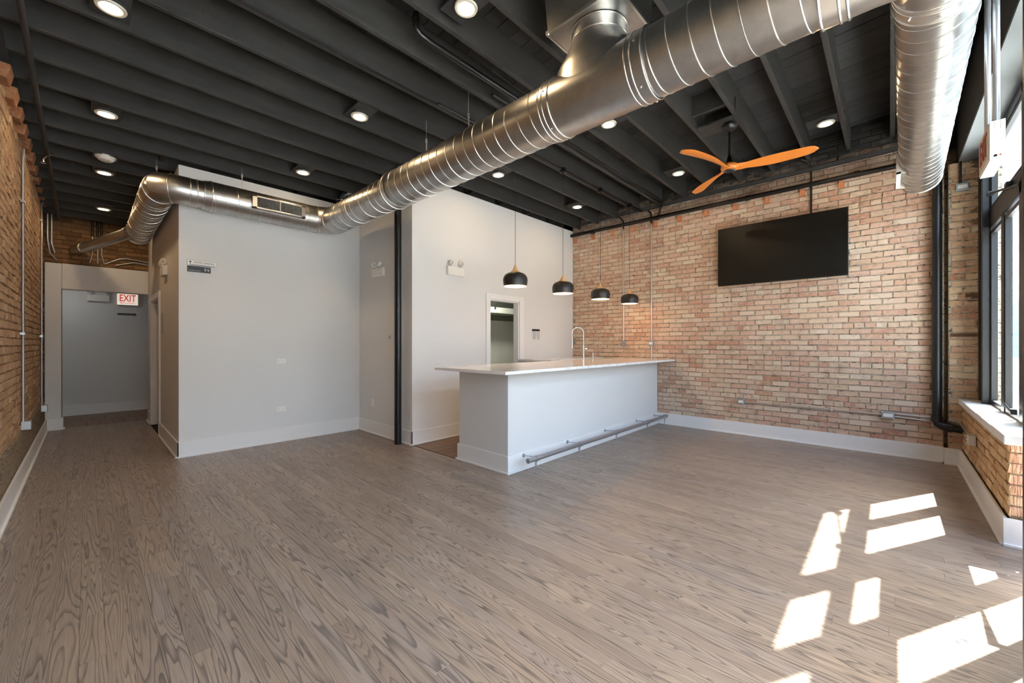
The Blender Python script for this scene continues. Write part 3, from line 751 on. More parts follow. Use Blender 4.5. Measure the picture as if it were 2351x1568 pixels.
# elbow towards the back wall run, and the front elbow joining the window duct
YB = 5.86; RB = .173
MB().sweep([(XD, 5.48, ZD), (XD, 5.66, ZD), (XD - .055, 5.79, ZD + .004), (XD - .2, YB, ZD + .008), (XD - .24, YB, ZD + .008)], [RS + .002, RS + .002, RS, RB + .002, RB + .002], 64, False).build('elbow', 'duct', dm, smooth=50)
cl = MB().ring((XD - .0275, 5.725, ZD), (-.39, .92, 0), RS + .001, .004)
cl.ring((XD - .16, YB - .015, ZD + .007), (-.92, .3, 0), RS - .002, .006).ring((XD - .22, YB, ZD + .008), (1, 0, 0), RB + .003, .006)
cl.build('elbow_ring', 'duct_seam', dm, smooth=50)
YF = lambda X: -.175 - .019 * (X - 3.0)
RF = .157
MB().sweep([(XD, .16, ZD), (XD, .04, ZD), (XD + .04, -.13, ZD), (XD + .17, YF(XD + .17), ZD), (XD + .335, YF(XD + .335), ZD)], [RD, RD, RD - .005, RF + .02, RF + .004], 56, False).build('front_elbow', 'duct', dm, smooth=50)
# back wall run
db = thing('wall_duct', 'silver spiral duct hugging the white wall with twin grilles, turning into the corridor', 'duct', (1.5, YB, ZD - RB))
zb = ZD + .008
MB().cyl((.99, YB, zb), (XD - .2, YB, zb), RB, 60, False).build('duct_section', 'duct', db, smooth=40)
XC, RC = .56, .155
MB().cyl((.78, YB, zb), (.93, YB, zb), RC, 60, False).build('duct_section', 'duct', db, smooth=40)
MB().sweep([(.92, YB, zb), (.965, YB, zb), (1.0, YB, zb)], [RC + .004, RC + .014, RB + .004], 60, False).build('reducer', 'duct', db, smooth=60)
MB().sweep([(.80, YB, zb), (.68, YB, zb), (XC + .02, YB + .05, zb), (XC, YB + .19, zb), (XC, YB + .3, zb)], RC + .002, 60, False).build('elbow', 'duct', db, smooth=40)
MB().cyl((XC, YB + .28, zb), (XC, 8.72, zb), RC, 60).build('corridor_section', 'duct', db, smooth=40)
m_ = MB(); helix(m_, (1.02, YB, zb), (XD - .22, YB, zb), RB, .115, .0024); helix(m_, (XC, YB + .3, zb), (XC, 8.7, zb), RC, .105, .0026); m_.build('seam', 'duct_seam', db, smooth=60)
cl = MB()
for x in (.80, .865, .93): cl.ring((x, YB, zb), (1, 0, 0), RC + .003, .0045)
cl.ring((1.0, YB, zb), (1, 0, 0), RB + .003, .005).ring((.655, YB + .01, zb), (.9, -.35, 0), RC + .004, .005).ring((XC + .005, YB + .13, zb), (.25, -.97, 0), RC + .004, .005)
cl.ring((XC, 8.70, zb), (0, 1, 0), RC + .003, .005)
cl.build('collar', 'duct_seam', db, smooth=50)
# grilles on the back run
def register(parent, x0, x1, zc, hh, yface):
    fr = MB().box(x0, x1, yface - .014, yface + .075, zc - hh, zc - hh + .016).box(x0, x1, yface - .014, yface + .075, zc + hh - .016, zc + hh) \
        .box(x0, x0 + .05, yface - .014, yface + .075, zc - hh, zc + hh).box(x1 - .05, x1, yface - .014, yface + .075, zc - hh, zc + hh).build('register_frame', 'steel_plate', parent, bevel=.002)
    MB().box(x0 + .05, x1 - .05, yface + .012, yface + .016, zc - hh, zc + hh).build('register_back', 'dark', parent)
    gr = MB(); x = x0 + .05
    while x < x1 - .05: gr.box(x, x + .0018, yface - .012, yface + .004, zc - hh + .014, zc + hh - .014); x += .0165
    z = zc - hh + .02
    while z < zc + hh - .014: gr.box(x0 + .05, x1 - .05, yface - .012, yface + .0, z, z + .0018); z += .0165
    gr.box((x0 + x1) / 2 - .006, (x0 + x1) / 2 + .006, yface - .015, yface, zc - hh + .01, zc + hh - .01)
    gr.build('register_grid', 'cast_grey', parent)
register(db, 1.385, 1.995, 3.088, .077, YB - RB - .022)
# branch pipe at the end of the corridor duct
bp = thing('branch_pipe', 'narrow silver pipe branching off the corridor duct end to the brick', 'duct', (.42, 8.35, 2.95))
MB().sweep([(.44, 8.32, 3.03), (.40, 8.42, 3.0), (-.02, 9.25, 2.86), (-.12, 9.47, 2.84)], .078, 28).build('pipe', 'duct', bp, smooth=40)
MB().ring((-.03, 9.27, 2.857), (-.45, .88, -.14), .079, .006).build('collar', 'duct_seam', bp, smooth=40)
# front window duct
df = thing('window_duct', 'silver spiral duct along the front windows ending before the brick wall', 'duct', (4.3, -.2, ZD - RF))
P = lambda X: (X, YF(X), ZD)
MB().cyl(P(2.78), P(5.98), RF, 60, True).build('duct_section', 'duct', df, smooth=40)
m_ = MB(); helix(m_, P(2.86), P(5.97), RF, .118, .0026); m_.build('seam', 'duct_seam', df, smooth=60)
cl = MB().cyl(P(2.72), P(2.84), RF + .006, 60, False)
for x in (2.72, 2.76, 2.84): cl.ring(P(x), (1, 0, 0), RF + .006, .006)
for q in (4.0, 4.7, 5.4): bolt(cl, (2.8, YF(2.8) + (RF + .006) * math.cos(q), ZD + (RF + .006) * math.sin(q)), (0, math.cos(q), math.sin(q)))
cl.ring(P(5.97), (1, 0, 0), RF + .003, .004)
cl.build('collar', 'duct_seam', df, smooth=40)
sf = MB().box(5.32, 5.86, YF(5.6) + RF - .01, YF(5.6) + RF + .022, ZD - .11, ZD - .095).box(5.32, 5.86, YF(5.6) + RF - .01, YF(5.6) + RF + .022, ZD + .085, ZD + .1)
sf.box(5.32, 5.335, YF(5.6) + RF - .06, YF(5.6) + RF + .022, ZD - .11, ZD + .1).box(5.845, 5.86, YF(5.6) + RF - .06, YF(5.6) + RF + .022, ZD - .11, ZD + .1)
k = 5.36
while k < 5.84: sf.box(k, k + .004, YF(5.6) + RF - .01, YF(5.6) + RF + .018, ZD - .1, ZD + .09); k += .03
sf.build('side_register', 'white_plastic', df)
# flue elbow rising beside the white wall
fe = thing('flue_elbow', 'small dark round flue rising beside the elbow of the wall duct', 'pipe', (2.66, 5.82, 3.2))
MB().sweep([(2.60, 5.95, 3.2), (2.60, 5.95, 3.50), (2.63, 5.94, 3.57), (2.72, 5.9, 3.62), (3.1, 5.8, 3.63)], .068, 24, False).build('pipe', simple('dark_zinc', (88, 92, 98), .35, .9), fe, smooth=40)
MB().ring((2.60, 5.95, 3.36), (0, 0, 1), .069, .004).ring((2.60, 5.95, 3.47), (0, 0, 1), .069, .004).ring((2.67, 5.92, 3.60), (.8, -.2, .4), .069, .004).ring((2.76, 5.89, 3.622), (1, -.2, 0), .069, .004).build('band', 'duct_seam', fe, smooth=40)
# duct hangers
for (x, y, zt, zd, lab) in ((XD + .01, 2.83, 0, ZD + RD, 'wire duct hanger above the middle of the main duct'), (XD + .01, 3.50, 0, ZD + RD, 'wire duct hanger nearest the rear end of the main duct'),
                       (1.32, YB, 0, zb + RB, 'wire hanger above the duct on the white wall'), (XC, YB + .42, 0, zb + RC, 'wire hanger above the corridor duct elbow')):
    t = thing('duct_hanger', lab, 'hanger', (x, y, zd), 'wire duct hangers')
    MB().cyl((x, y, zd - .01), (x, y, ZJ(y) + .02), .0028, 6).cyl((x + .008, y, zd + .05), (x + .006, y, zd + .17), .002, 6).build('wire', 'conduit', t)
    MB().box(x - .008, x + .012, y - .006, y + .006, zd + .15, zd + .19).build('clip', 'steel_plate', t, bevel=.002)

# ------------------------------------------------------------------ bar
bar = thing('bar_counter', 'white painted bar body with tall baseboard standing against the brick wall', 'bar', (4.8, 3.2, 0))
MB().box(2.98, XR - .02, 2.868, 2.90, 0, 1.055).build('front_panel', 'bar_paint', bar, bevel=.002)
MB().box(2.98, 3.01, 2.90, 3.655, 0, 1.055).build('end_panel', 'bar_paint', bar, bevel=.002)
MB().box(3.01, XR - .02, 3.62, 3.655, .1, 1.055).box(3.01, XR - .02, 2.90, 3.64, 1.03, 1.055).build('back_panel', 'bar_paint', bar)
MB().box(2.962, XR - .03, 2.85, 2.868, 0, BH).box(2.962, 2.98, 2.868, 3.672, 0, BH).box(2.945, XR - .03, 2.834, 2.85, 0, .018).box(2.945, 2.962, 2.85, 3.688, 0, .018).build('baseboard', 'trim_paint', bar, bevel=.003)
ct = MB().box(2.64, XR - .005, 2.572, 3.665, 1.056, 1.087).build('countertop', 'quartz', bevel=.003)
tag(ct, 'long white quartz countertop overhanging the bar', 'countertop')
bc = thing('sink_counter', 'white quartz counter behind the bar in the corner by the faucet', 'counter', (5.9, 4.2, 0))
MB().box(5.0, XR - .01, 3.90, 4.585, 1.058, 1.09).build('worktop', 'quartz', bc, bevel=.003)
MB().box(5.06, XR - .02, 3.95, 4.58, .1, 1.058).build('cabinet', 'bar_paint', bc)
MB().box(5.09, XR - .02, 4.0, 4.57, 0, .1).build('plinth', 'dark', bc)
# foot rail
fr_ = thing('foot_rail', 'polished steel foot rail on brackets along the bar front', 'rail', (4.8, 2.66, 0))
RY, RZ = 2.665, .158
MB().cyl((3.06, RY, RZ), (6.53, RY, RZ), .025, 28).build('rail', 'stainless', fr_, smooth=40)
MB().lathe([(.0, -.012), (.015, -.010), (.0255, -.004), (.0265, .004), (.0255, .01)], (3.06, RY, RZ), 'x', 24).lathe([(.0255, -.01), (.0265, -.004), (.0255, .004), (.015, .01), (0, .012)], (6.53, RY, RZ), 'x', 24).build('end_cap', 'stainless', fr_, smooth=50)
for bx in (3.2, 4.0, 4.88, 5.82, 6.46):
    b = MB().cyl((bx - .02, RY, RZ), (bx + .02, RY, RZ), .030, 24)
    b.cyl((bx, RY, RZ - .028), (bx, RY + .015, .01), .0045, 8).cyl((bx - .03, RY, RZ - .02), (bx, RY + .012, .065), .0045, 8)
    b.cyl((bx, RY, RZ + .01), (bx, 2.848, RZ - .005), .005, 8)
    b.lathe([(.0, -.004), (.020, -.003), (.020, .004), (.0, .005)], (bx, 2.846, RZ - .005), 'y', 20)
    b.box(bx - .012, bx + .012, RY - .018, RY + .032, 0, .010)
    b.build('bracket', 'stainless', fr_, smooth=40)
# faucet and dispenser
fa = thing('faucet', 'tall chrome pull-down spring faucet on the back counter', 'faucet', (6.28, 4.11, 1.09))
fx, fy = 6.28, 4.11
MB().cyl((fx, fy, 1.09), (fx, fy, 1.30), .019, 20).cyl((fx, fy, 1.09), (fx, fy, 1.10), .03, 20).build('body', 'chrome', fa, smooth=40)
arc = [(fx, fy, 1.29), (fx, fy, 1.54)] + [(fx - .075 + .075 * math.cos(q), fy + .075 - .075 * math.cos(q), 1.54 + .10 * math.sin(q)) for q in [PI * k / 10 for k in range(1, 11)]] + [(fx - .15, fy + .15, 1.44)]
MB().sweep(arc, .010, 12).build('spout', 'chrome', fa, smooth=50)
MB().cyl((fx - .15, fy + .15, 1.27), (fx - .15, fy + .15, 1.45), .017, 16).cyl((fx - .15, fy + .15, 1.255), (fx - .15, fy + .15, 1.275), .021, 16).build('spray_head', 'chrome', fa, smooth=40)
MB().cyl((fx, fy, 1.40), (fx - .15, fy + .15, 1.40), .006, 8).build('holder_arm', 'chrome', fa)
MB().cyl((fx, fy, 1.25), (fx + .05, fy - .07, 1.255), .008, 10).cyl((fx + .02, fy - .03, 1.25), (fx + .035, fy - .05, 1.25), .014, 12).build('handle', 'chrome', fa)
so = thing('soap_dispenser', 'slim chrome soap dispenser beside the faucet', 'dispenser', (6.36, 3.96, 1.09))
MB().cyl((6.36, 3.96, 1.09), (6.36, 3.96, 1.16), .012, 14).cyl((6.36, 3.96, 1.16), (6.36, 3.96, 1.175), .009, 14).build('body', 'chrome', so, smooth=40)
MB().cyl((6.36, 3.96, 1.172), (6.31, 4.0, 1.168), .005, 10).build('spout', 'chrome', so)

# ------------------------------------------------------------------ pendants
pc = thing('pendant_conduit', 'black conduit under the ceiling carrying the pendant lamps over the bar', 'pipe', (4.3, 3.14, 3.62))
MB().cyl((2.3, 3.14, 3.638), (6.62, 3.14, 3.638), .014, 12).build('conduit', 'black_paint_pipe', pc, smooth=40)
MB().cyl((2.6, 2.70, 3.675), (6.45, 2.70, 3.66), .014, 12).sweep([(6.40, 2.70, 3.66), (6.55, 2.76, 3.66), (6.6, 2.8, 3.62), (6.6, 2.84, 3.46)], .016, 12).build('drop_conduit', 'black_paint_pipe', pc, smooth=40)
prof_o = [(.133, 0), (.139, .03), (.1425, .06), (.1405, .09), (.130, .118), (.112, .138), (.088, .150), (.068, .156)]
prof_i = [(.066, .150), (.086, .144), (.108, .132), (.126, .112), (.1365, .088), (.1385, .06), (.135, .03), (.129, .001)]
prof_w = [(.068, .155), (.052, .168), (.034, .186), (.022, .206), (.015, .228), (.012, .246), (.0, .247)]
def pendant(x, y, z, label):
    t = thing('pendant_lamp', label, 'lamp', (x, y, z), 'pendant lamps over the bar')
    MB().lathe(prof_o, (x, y, z), n=48).build('shade', 'shade_black', t, smooth=60)
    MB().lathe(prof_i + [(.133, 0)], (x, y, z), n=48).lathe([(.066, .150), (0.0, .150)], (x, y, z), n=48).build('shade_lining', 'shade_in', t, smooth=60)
    MB().lathe(prof_w, (x, y, z), n=32).build('wood_cap', 'beech', t, smooth=60)
    MB().lathe([(0, .035), (.02, .04), (.03, .06), (.028, .085), (.015, .11), (.013, .15)], (x, y, z), n=20).build('bulb', 'bulb', t, smooth=60)
    MB().cyl((x, y, z + .244), (x, y, 3.63), .0028, 6).build('cord', 'cord', t)
    MB().cyl((x, y, 3.60), (x, y, 3.655), .045, 20).cyl((x, y, 3.585), (x, y, 3.6), .02, 12).build('ceiling_cap', 'black_paint_pipe', t, smooth=40)
    ld = bpy.data.lights.new('pendant_light', 'POINT'); ld.energy = 2.0; ld.color = (1, .66, .38); ld.shadow_soft_size = .03
    lo = bpy.data.objects.new('light', ld); link(lo, t); lo.location = (0, 0, -.01)
for (x, lab) in ((3.385, 'black dome pendant lamp nearest the kitchen doorway, wholly before white wall'), (4.31, 'black dome pendant lamp at the edge where white wall meets brick'),
                 (5.25, 'black dome pendant lamp before bare brick, between two other pendants'), (6.17, 'black dome pendant lamp hanging directly before the grey vertical conduit')):
    pendant(x, 3.14, 2.005, lab)

# ------------------------------------------------------------------ television
tv = thing('television', 'large flat black television mounted on the brick wall', 'television', (6.5, 1.14, 2.2))
TY0, TY1 = .377, 1.885
def tilt(mb): return mb
MB().box(6.515, 6.545, TY0, TY1, 2.203, 3.058).build('casing', 'black_plastic', tv, bevel=.004)
MB().box(6.511, 6.516, TY0 + .008, TY1 - .008, 2.215, 3.05).build('screen', 'screen', tv)
MB().box(6.545, 6.6, .7, 1.6, 2.45, 2.85).box(6.6, XR - .008, .85, 1.4, 2.5, 2.75).build('wall_mount', 'black_metal', tv)
# ------------------------------------------------------------------ ceiling fan
FX, FY, FZ = 4.80, 1.27, 3.255
fan = thing('ceiling_fan', 'ceiling fan with three orange wooden blades on a black rod', 'fan', (FX, FY, FZ))
MB().lathe([(0, .49), (.05, .49), (.062, .475), (.075, .46), (.07, .435), (.05, .415), (.03, .405), (.016, .395), (0, .39)], (FX, FY, FZ), n=32).build('canopy', 'black_paint_pipe', fan, smooth=40)
MB().cyl((FX, FY, FZ + .05), (FX, FY, FZ + .42), .0135, 16).lathe([(.014, .14), (.022, .12), (.034, .07), (.05, .045), (.05, .03)], (FX, FY, FZ), n=24).build('rod', 'black_paint_pipe', fan, smooth=40)
MB().box(4.6, 5.0, 1.16, 1.17, 3.755, 3.9).box(4.68, 4.93, 1.20, 1.57, 3.745, 3.765).build('mounting_block', 'joist', fan)
def blade(ang):
    N = 22; vs = []; fs = []
    for i in range(N + 1):
        t = i / N; r = .02 + .755 * t
        w = .052 + .03 * math.sin(min(1, t / .75) * PI / 2) ** 1.4 if t < .75 else .082
        if t < .22: w = .060 - .012 * math.sin(t / .22 * PI / 2) if t < .22 else w
        w = (.060 + (.036 - .060) * min(1, t / .16)) if t < .16 else (.036 + (.078 - .036) * math.sin(min(1, (t - .16) / .5) * PI / 2))
        if t > .86: w *= math.sqrt(max(0, 1 - ((t - .86) / .14) ** 2)) * .98 + .02
        c = .028 * math.sin(t * PI) - .0  # sweep
        pitch = math.radians(34) * (1 - t) ** 1.2 * min(1, t / .12) + math.radians(13) * min(1, t / .1)
        th = .011 * (1 - .55 * t) + .002
        zc = .016 * math.sin(t * PI * .5)
        for (s, q) in ((-1, 0), (-.6, 1), (0, 1.15), (.6, 1), (1, 0), (.6, -1), (0, -1.15), (-.6, -1)):
            y = c + s * w; z = zc + q * th - s * w * math.tan(pitch) * .55
            vs.append((r, y, z))
    for i in range(N):
        for k in range(8): l = (k + 1) % 8; fs.append((i * 8 + k, i * 8 + l, (i + 1) * 8 + l, (i + 1) * 8 + k))
    fs.append(tuple(reversed(range(8)))); fs.append(tuple(N * 8 + k for k in range(8)))
    me = bpy.data.meshes.new('blade'); me.from_pydata(vs, [], fs); me.materials.append(M['fan_wood'])
    me.polygons.foreach_set('use_smooth', [True] * len(me.polygons)); me.set_sharp_from_angle(angle=math.radians(50))
    o = bpy.data.objects.new('blade', me); o.rotation_euler = (0, 0, math.radians(ang)); link(o, fan)
for a in (162, 280.4, 44.2): blade(a)
MB().lathe([(0, -.028), (.05, -.028), (.075, -.02), (.088, 0), (.085, .025), (.06, .045), (.03, .055), (0, .055)], (FX, FY, FZ), n=36).build('hub', 'fan_wood', fan, smooth=50)
hc = MB().lathe([(0, -.036), (.05, -.035), (.056, -.028), (.056, -.02)], (FX, FY, FZ), n=32)
hc.build('hub_plate', 'black_paint_pipe', fan, smooth=40)
sc_m = MB()
for k in range(6): q = k * PI / 3; sc_m.cyl((FX + .04 * math.cos(q), FY + .04 * math.sin(q), FZ - .040), (FX + .04 * math.cos(q), FY + .04 * math.sin(q), FZ - .034), .0045, 8)
sc_m.build('screw', 'chrome', fan)

# ------------------------------------------------------------------ ceiling lights
lights = [(.11, 3.83, 'nearest warm ceiling light along the left brick wall'), (.125, 5.43, 'warm ceiling light second along the left brick wall'),
          (.145, 7.02, 'warm ceiling light just beyond the smoke detector'), (.17, 8.56, 'farthest warm ceiling light above the corridor end'),
          (1.83, 2.17, 'bright ceiling light left of the square plenum box'), (1.87, 3.86, 'warm ceiling light in the middle of the black joists left of the main duct'),
          (1.89, 5.45, 'warm ceiling light above the white wall with grilles'), (3.80, 3.84, 'warm ceiling light just below the main duct above the kitchen doorway'),
          (3.85, 2.20, 'ceiling light half hidden behind the main duct tee'), (5.64, 2.14, 'warm ceiling light left of the fan blades near brick'),
          (5.60, 3.79, 'warm ceiling light in the corner above the bar end'), (5.65, .52, 'warm ceiling light right of the fan near the window duct'),
          (3.9, .52, None)]
proto = None
for (x, y, lab) in lights:
    if lab is None: continue
    z = ZJ(y) - .004
    t = thing('ceiling_light', lab, 'light', (x, y, z), 'warm downlights between the joists')
    MB().box(x - .10, x + .10, y - .17, y + .17, z + .03, z + .045).cyl((x, y, z), (x, y, z + .03), .078, 24).build('mounting_plate', 'deck', t)
    MB().lathe([(.058, -.004), (.066, -.008), (.078, -.006), (.082, .004)], (x, y, z), n=36).build('trim_ring', 'cream_plastic', t, smooth=50)
    MB().lathe([(0, -.003), (.058, -.003), (.06, .003)], (x, y, z), n=36).build('lens', 'lamp_lens', t, smooth=50)
    ld = bpy.data.lights.new('downlight', 'AREA'); ld.shape = 'DISK'; ld.size = .11; ld.energy = LAMP_W; ld.color = LAMP_COL
    lo = bpy.data.objects.new('light', ld); link(lo, t); lo.location = (0, 0, -.012)
sm = thing('smoke_detector', 'white round smoke detector on the dark ceiling near the left wall', 'detector', (.145, 6.52, 3.44))
MB().lathe([(0, -.03), (.05, -.03), (.066, -.02), (.07, -.004), (.084, -.002), (.088, .012), (.088, .022), (0, .022)], (.145, 6.52, 3.462), n=40).build('casing', 'white_plastic', sm, smooth=40)
MB().box(.115, .175, 6.475, 6.478, 3.436, 3.440).lathe([(0, -.034), (.010, -.034), (.010, -.028)], (.165, 6.50, 3.462), n=16).build('test_button', 'sign_grey', sm)
MB().box(.04, .25, 6.40, 6.64, 3.485, 3.50).build('mounting_plate', 'joist', sm)

# ------------------------------------------------------------------ pipes and conduits
sp_ = thing('sprinkler_pipe', 'long black pipe running along the top of the brick wall', 'pipe', (6.58, 2.2, 3.45))
MB().cyl((6.585, -.42, 3.452), (6.585, 4.598, 3.475), .031, 20).build('pipe', 'black_paint_pipe', sp_, smooth=40)
m_ = MB()
for y in (.3, 1.5, 2.85, 4.1): m_.cyl((6.585, y - .03, 3.46), (6.585, y + .03, 3.46), .038, 20)
m_.build('coupling', 'black_paint_pipe', sp_, smooth=40)
dp = thing('drain_pipe', 'thick black vertical pipe at the corner of brick wall and window', 'pipe', (6.54, -.40, .42))
MB().sweep([(6.54, -.385, 3.72), (6.54, -.385, .50), (6.535, -.395, .45), (6.525, -.43, .425), (6.50, -.575, .41)], .042, 24).build('pipe', 'black_paint_pipe', dp, smooth=40)
m_ = MB().cyl((6.54, -.385, .47), (6.54, -.385, .53), .05, 24).cyl((6.52, -.455, .422), (6.512, -.50, .417), .05, 24).cyl((6.54, -.385, 2.78), (6.54, -.385, 2.88), .0445, 24)
m_.build('coupling', 'black_paint_pipe', dp, smooth=40)
pole = thing('steel_column', 'black round steel column in front of the grey wall return', 'column', (2.86, 4.80, 0))
MB().cyl((2.86, 4.80, .0), (2.86, 4.80, 3.57), .046, 28).build('shaft', 'black_paint_pipe', pole, smooth=40)
MB().box(2.80, 2.92, 4.74, 4.86, 3.555, 3.565).build('cap_plate', 'black_paint_pipe', pole)
def weather_box(parent, c, axis, w=.085, h=.075, d=.045, plate='steel_plate', mat='cast_grey'):
    x, y, z = c
    if axis == 'x': b = MB().box(x - d, x, y - w / 2, y + w / 2, z - h / 2, z + h / 2); f = MB().box(x - d - .004, x - d, y - w * .36, y + w * .36, z - h * .22, z + h * .22); s = [(x - d - .004, y + a * w * .45, z + b_ * h * .42) for a in (-1, 1) for b_ in (-1, 1)]; n = (-1, 0, 0)
    elif axis == '+x': b = MB().box(x, x + d, y - w / 2, y + w / 2, z - h / 2, z + h / 2); f = MB().box(x + d, x + d + .004, y - w * .36, y + w * .36, z - h * .22, z + h * .22); s = [(x + d, y + a * w * .45, z + b_ * h * .42) for a in (-1, 1) for b_ in (-1, 1)]; n = (1, 0, 0)
    else: b = MB().box(x - w / 2, x + w / 2, y, y + d, z - h / 2, z + h / 2); f = MB().box(x - w * .36, x + w * .36, y + d, y + d + .004, z - h * .22, z + h * .22); s = [(x + a * w * .45, y + d, z + b_ * h * .42) for a in (-1, 1) for b_ in (-1, 1)]; n = (0, 1, 0)
    b.build('box', mat, parent, bevel=.006); f.build('outlet_face', 'white_plastic', parent)
    sm_ = MB()
    for p in s: sm_.cyl(p, Vector(p) + Vector(n) * .006, .005, 8)
    sm_.build('screw', 'steel_plate', parent)
XC_ = XR - .022
def conduit(parent, pts, r=.0105, straps=(), name='conduit', mat='conduit'):
    MB().sweep(pts, r, 12).build(name, mat, parent, smooth=50)
c1 = thing('outlet_conduit', 'vertical grey conduit with a plain grey box on brick behind the rightmost pendant', 'conduit', (XC_, 3.49, 1.35))
conduit(c1, [(XC_, 3.49, 1.39), (XC_, 3.49, 3.40), (XC_, 3.495, 3.42)]); conduit(c1, [(XC_, 3.49, 3.40), (XC_, 3.50, 3.56), (XC_, 3.60, 3.66)], .012, name='upper_conduit', mat='black_paint_pipe')
MB().box(XR - .06, XR - .012, 3.455, 3.525, 1.30, 1.395).build('box', 'cast_grey', c1, bevel=.005)
c2 = thing('outlet_conduit', 'vertical grey conduit with an outlet box, the one passing down behind the bar top', 'conduit', (XC_, 2.97, 1.0))
conduit(c2, [(XC_, 2.97, 1.0), (XC_, 2.97, 3.40)]); conduit(c2, [(XC_, 2.97, 3.40), (XC_, 2.98, 3.58), (XC_, 3.06, 3.66)], .013, name='upper_conduit', mat='black_paint_pipe')
weather_box(c2, (XR - .012, 2.97, 1.35), 'x', .085, .085)
c3 = thing('television_conduit', 'thin dark conduit dropping from the ceiling to the television', 'conduit', (XC_, .765, 3.05))
conduit(c3, [(XC_, .765, 2.8), (XC_, .765, 3.68), (XC_ - .03, .80, 3.78), (XC_ - .12, .86, 3.80)], .012, mat='black_paint_pipe')
c4 = thing('low_outlet_run', 'low horizontal conduit linking two outlet boxes above the white baseboard', 'conduit', (XC_, .8, .49))
conduit(c4, [(XC_, 1.56, .487), (XC_, .04, .487)], .0095)
conduit(c4, [(XC_, .0, .475), (XC_, -.40, .455)], .0095, name='lower_conduit'); conduit(c4, [(XC_, .0, .51), (XC_, -.33, .50), (XC_, -.385, .52), (XC_, -.41, .58), (XC_, -.41, 3.1)], .0105, name='riser_conduit')
conduit(c4, [(6.56, -.47, .50), (6.56, -.53, .49), (6.50, -.56, .47), (6.45, -.565, .455), (5.66, -.562, .455)], .0095, name='corner_conduit')
weather_box(c4, (XR - .012, 1.595, .493), 'x', .085, .08); weather_box(c4, (XR - .012, .016, .486), 'x', .12, .09)
m_ = MB()
for y in (1.1, .55): m_.box(XR - .035, XR - .01, y - .012, y + .012, .47, .505)
for z in (1.0, 1.9, 2.8): m_.box(XR - .038, XR - .01, -.435, -.385, z - .01, z + .01)
m_.build('strap', 'steel_plate', c4)
c5 = thing('knee_wall_outlet', 'steel outlet box on the low yellow brick wall under the sill', 'outlet', (5.6, -.55, .455))
MB().box(5.55, 5.67, -.572, -.525, .41, .505).build('box', 'steel_plate', c5, bevel=.004)
MB().box(5.565, 5.655, -.525, -.520, .42, .495).build('outlet_face', 'white_plastic', c5)
m_ = MB()
for zz in (.44, .475):
    for xx in (5.585, 5.635): m_.box(xx - .004, xx + .004, -.520, -.518, zz - .008, zz + .008)
m_.build('socket_slot', 'dark', c5)
c6 = thing('pier_outlet', 'grey weatherproof box high on the brick pier under a black conduit', 'outlet', (6.57, -.57, 3.06))
weather_box(c6, (6.578, -.575, 3.055), 'x', .10, .085)
conduit(c6, [(6.55, -.56, 3.09), (6.55, -.56, 3.34)], .012, mat='black_paint_pipe')
# left wall
XW = XL + .024
l1 = thing('outlet_riser', 'nearer vertical conduit with outlet box on the left brick wall', 'conduit', (XW, 6.72, .5))
conduit(l1, [(XW, 6.40, .56), (XW, 6.38, 3.22), (XW + .01, 6.30, 3.30)])
MB().box(XL + .01, XL + .08, 6.36, 6.48, .47, .56).build('box', 'steel_plate', l1, bevel=.006)
m_ = MB()
for z in (1.448, 2.78): m_.box(XL + .008, XL + .040, 6.34, 6.45, z - .012, z + .012)
m_.build('strap', 'steel_plate', l1)
l2 = thing('outlet_riser', 'farther vertical conduit with outlet box near the white pier', 'conduit', (XW, 9.33, .42))
conduit(l2, [(XW, 8.84, .46), (XW, 8.82, 2.6), (XW, 8.80, 3.33), (XW + .02, 8.95, 3.42), (XW + .02, 9.1, 3.43)])
MB().box(XL + .01, XL + .08, 8.78, 8.91, .37, .46).build('box', 'steel_plate', l2, bevel=.006)
m_ = MB()
for z in (1.45, 3.1): m_.box(XL + .008, XL + .038, 8.77, 8.89, z - .014, z + .014)
m_.build('strap', 'steel_plate', l2)
l3 = thing('conduit_pair', 'two short bent conduits high in the far corner of the left brick wall', 'conduit', (XW, 9.42, 2.8))
conduit(l3, [(XW + .03, 9.36, 3.45), (XW + .03, 9.38, 3.3), (XW + .03, 9.38, 2.95), (XW + .05, 9.44, 2.75), (XW + .12, 9.49, 2.65)], .012)
conduit(l3, [(XW + .07, 9.42, 3.35), (XW + .07, 9.42, 2.9), (XW + .1, 9.46, 2.76)], .012, name='second_conduit')
l4 = thing('corner_conduits', 'three thin vertical conduits on the far brick above the corridor', 'conduit', (.1, 9.47, 2.8))
for k, x in enumerate((.06, .12, .165)):
    conduit(l4, [(x, 9.475, 3.10), (x, 9.475, 2.80), (x + .03 * (k - 1), 9.475, 2.66)], .010, name='conduit'); conduit(l4, [(x, 9.475, 3.36), (x, 9.475, 3.09)], .014, name='black_conduit', mat='black_paint_pipe')
l5 = thing('bent_conduits', 'two bent conduits on the brick above the corridor header', 'conduit', (.5, 9.47, 2.75))
for k in range(2):
    conduit(l5, [(.20 + k * .13, 9.475, 2.66), (.37 + k * .13, 9.475, 2.77 - k * .05), (.46 + k * .1, 9.475, 2.79 - k * .055), (.74, 9.475, 2.765 - k * .045)], .009)
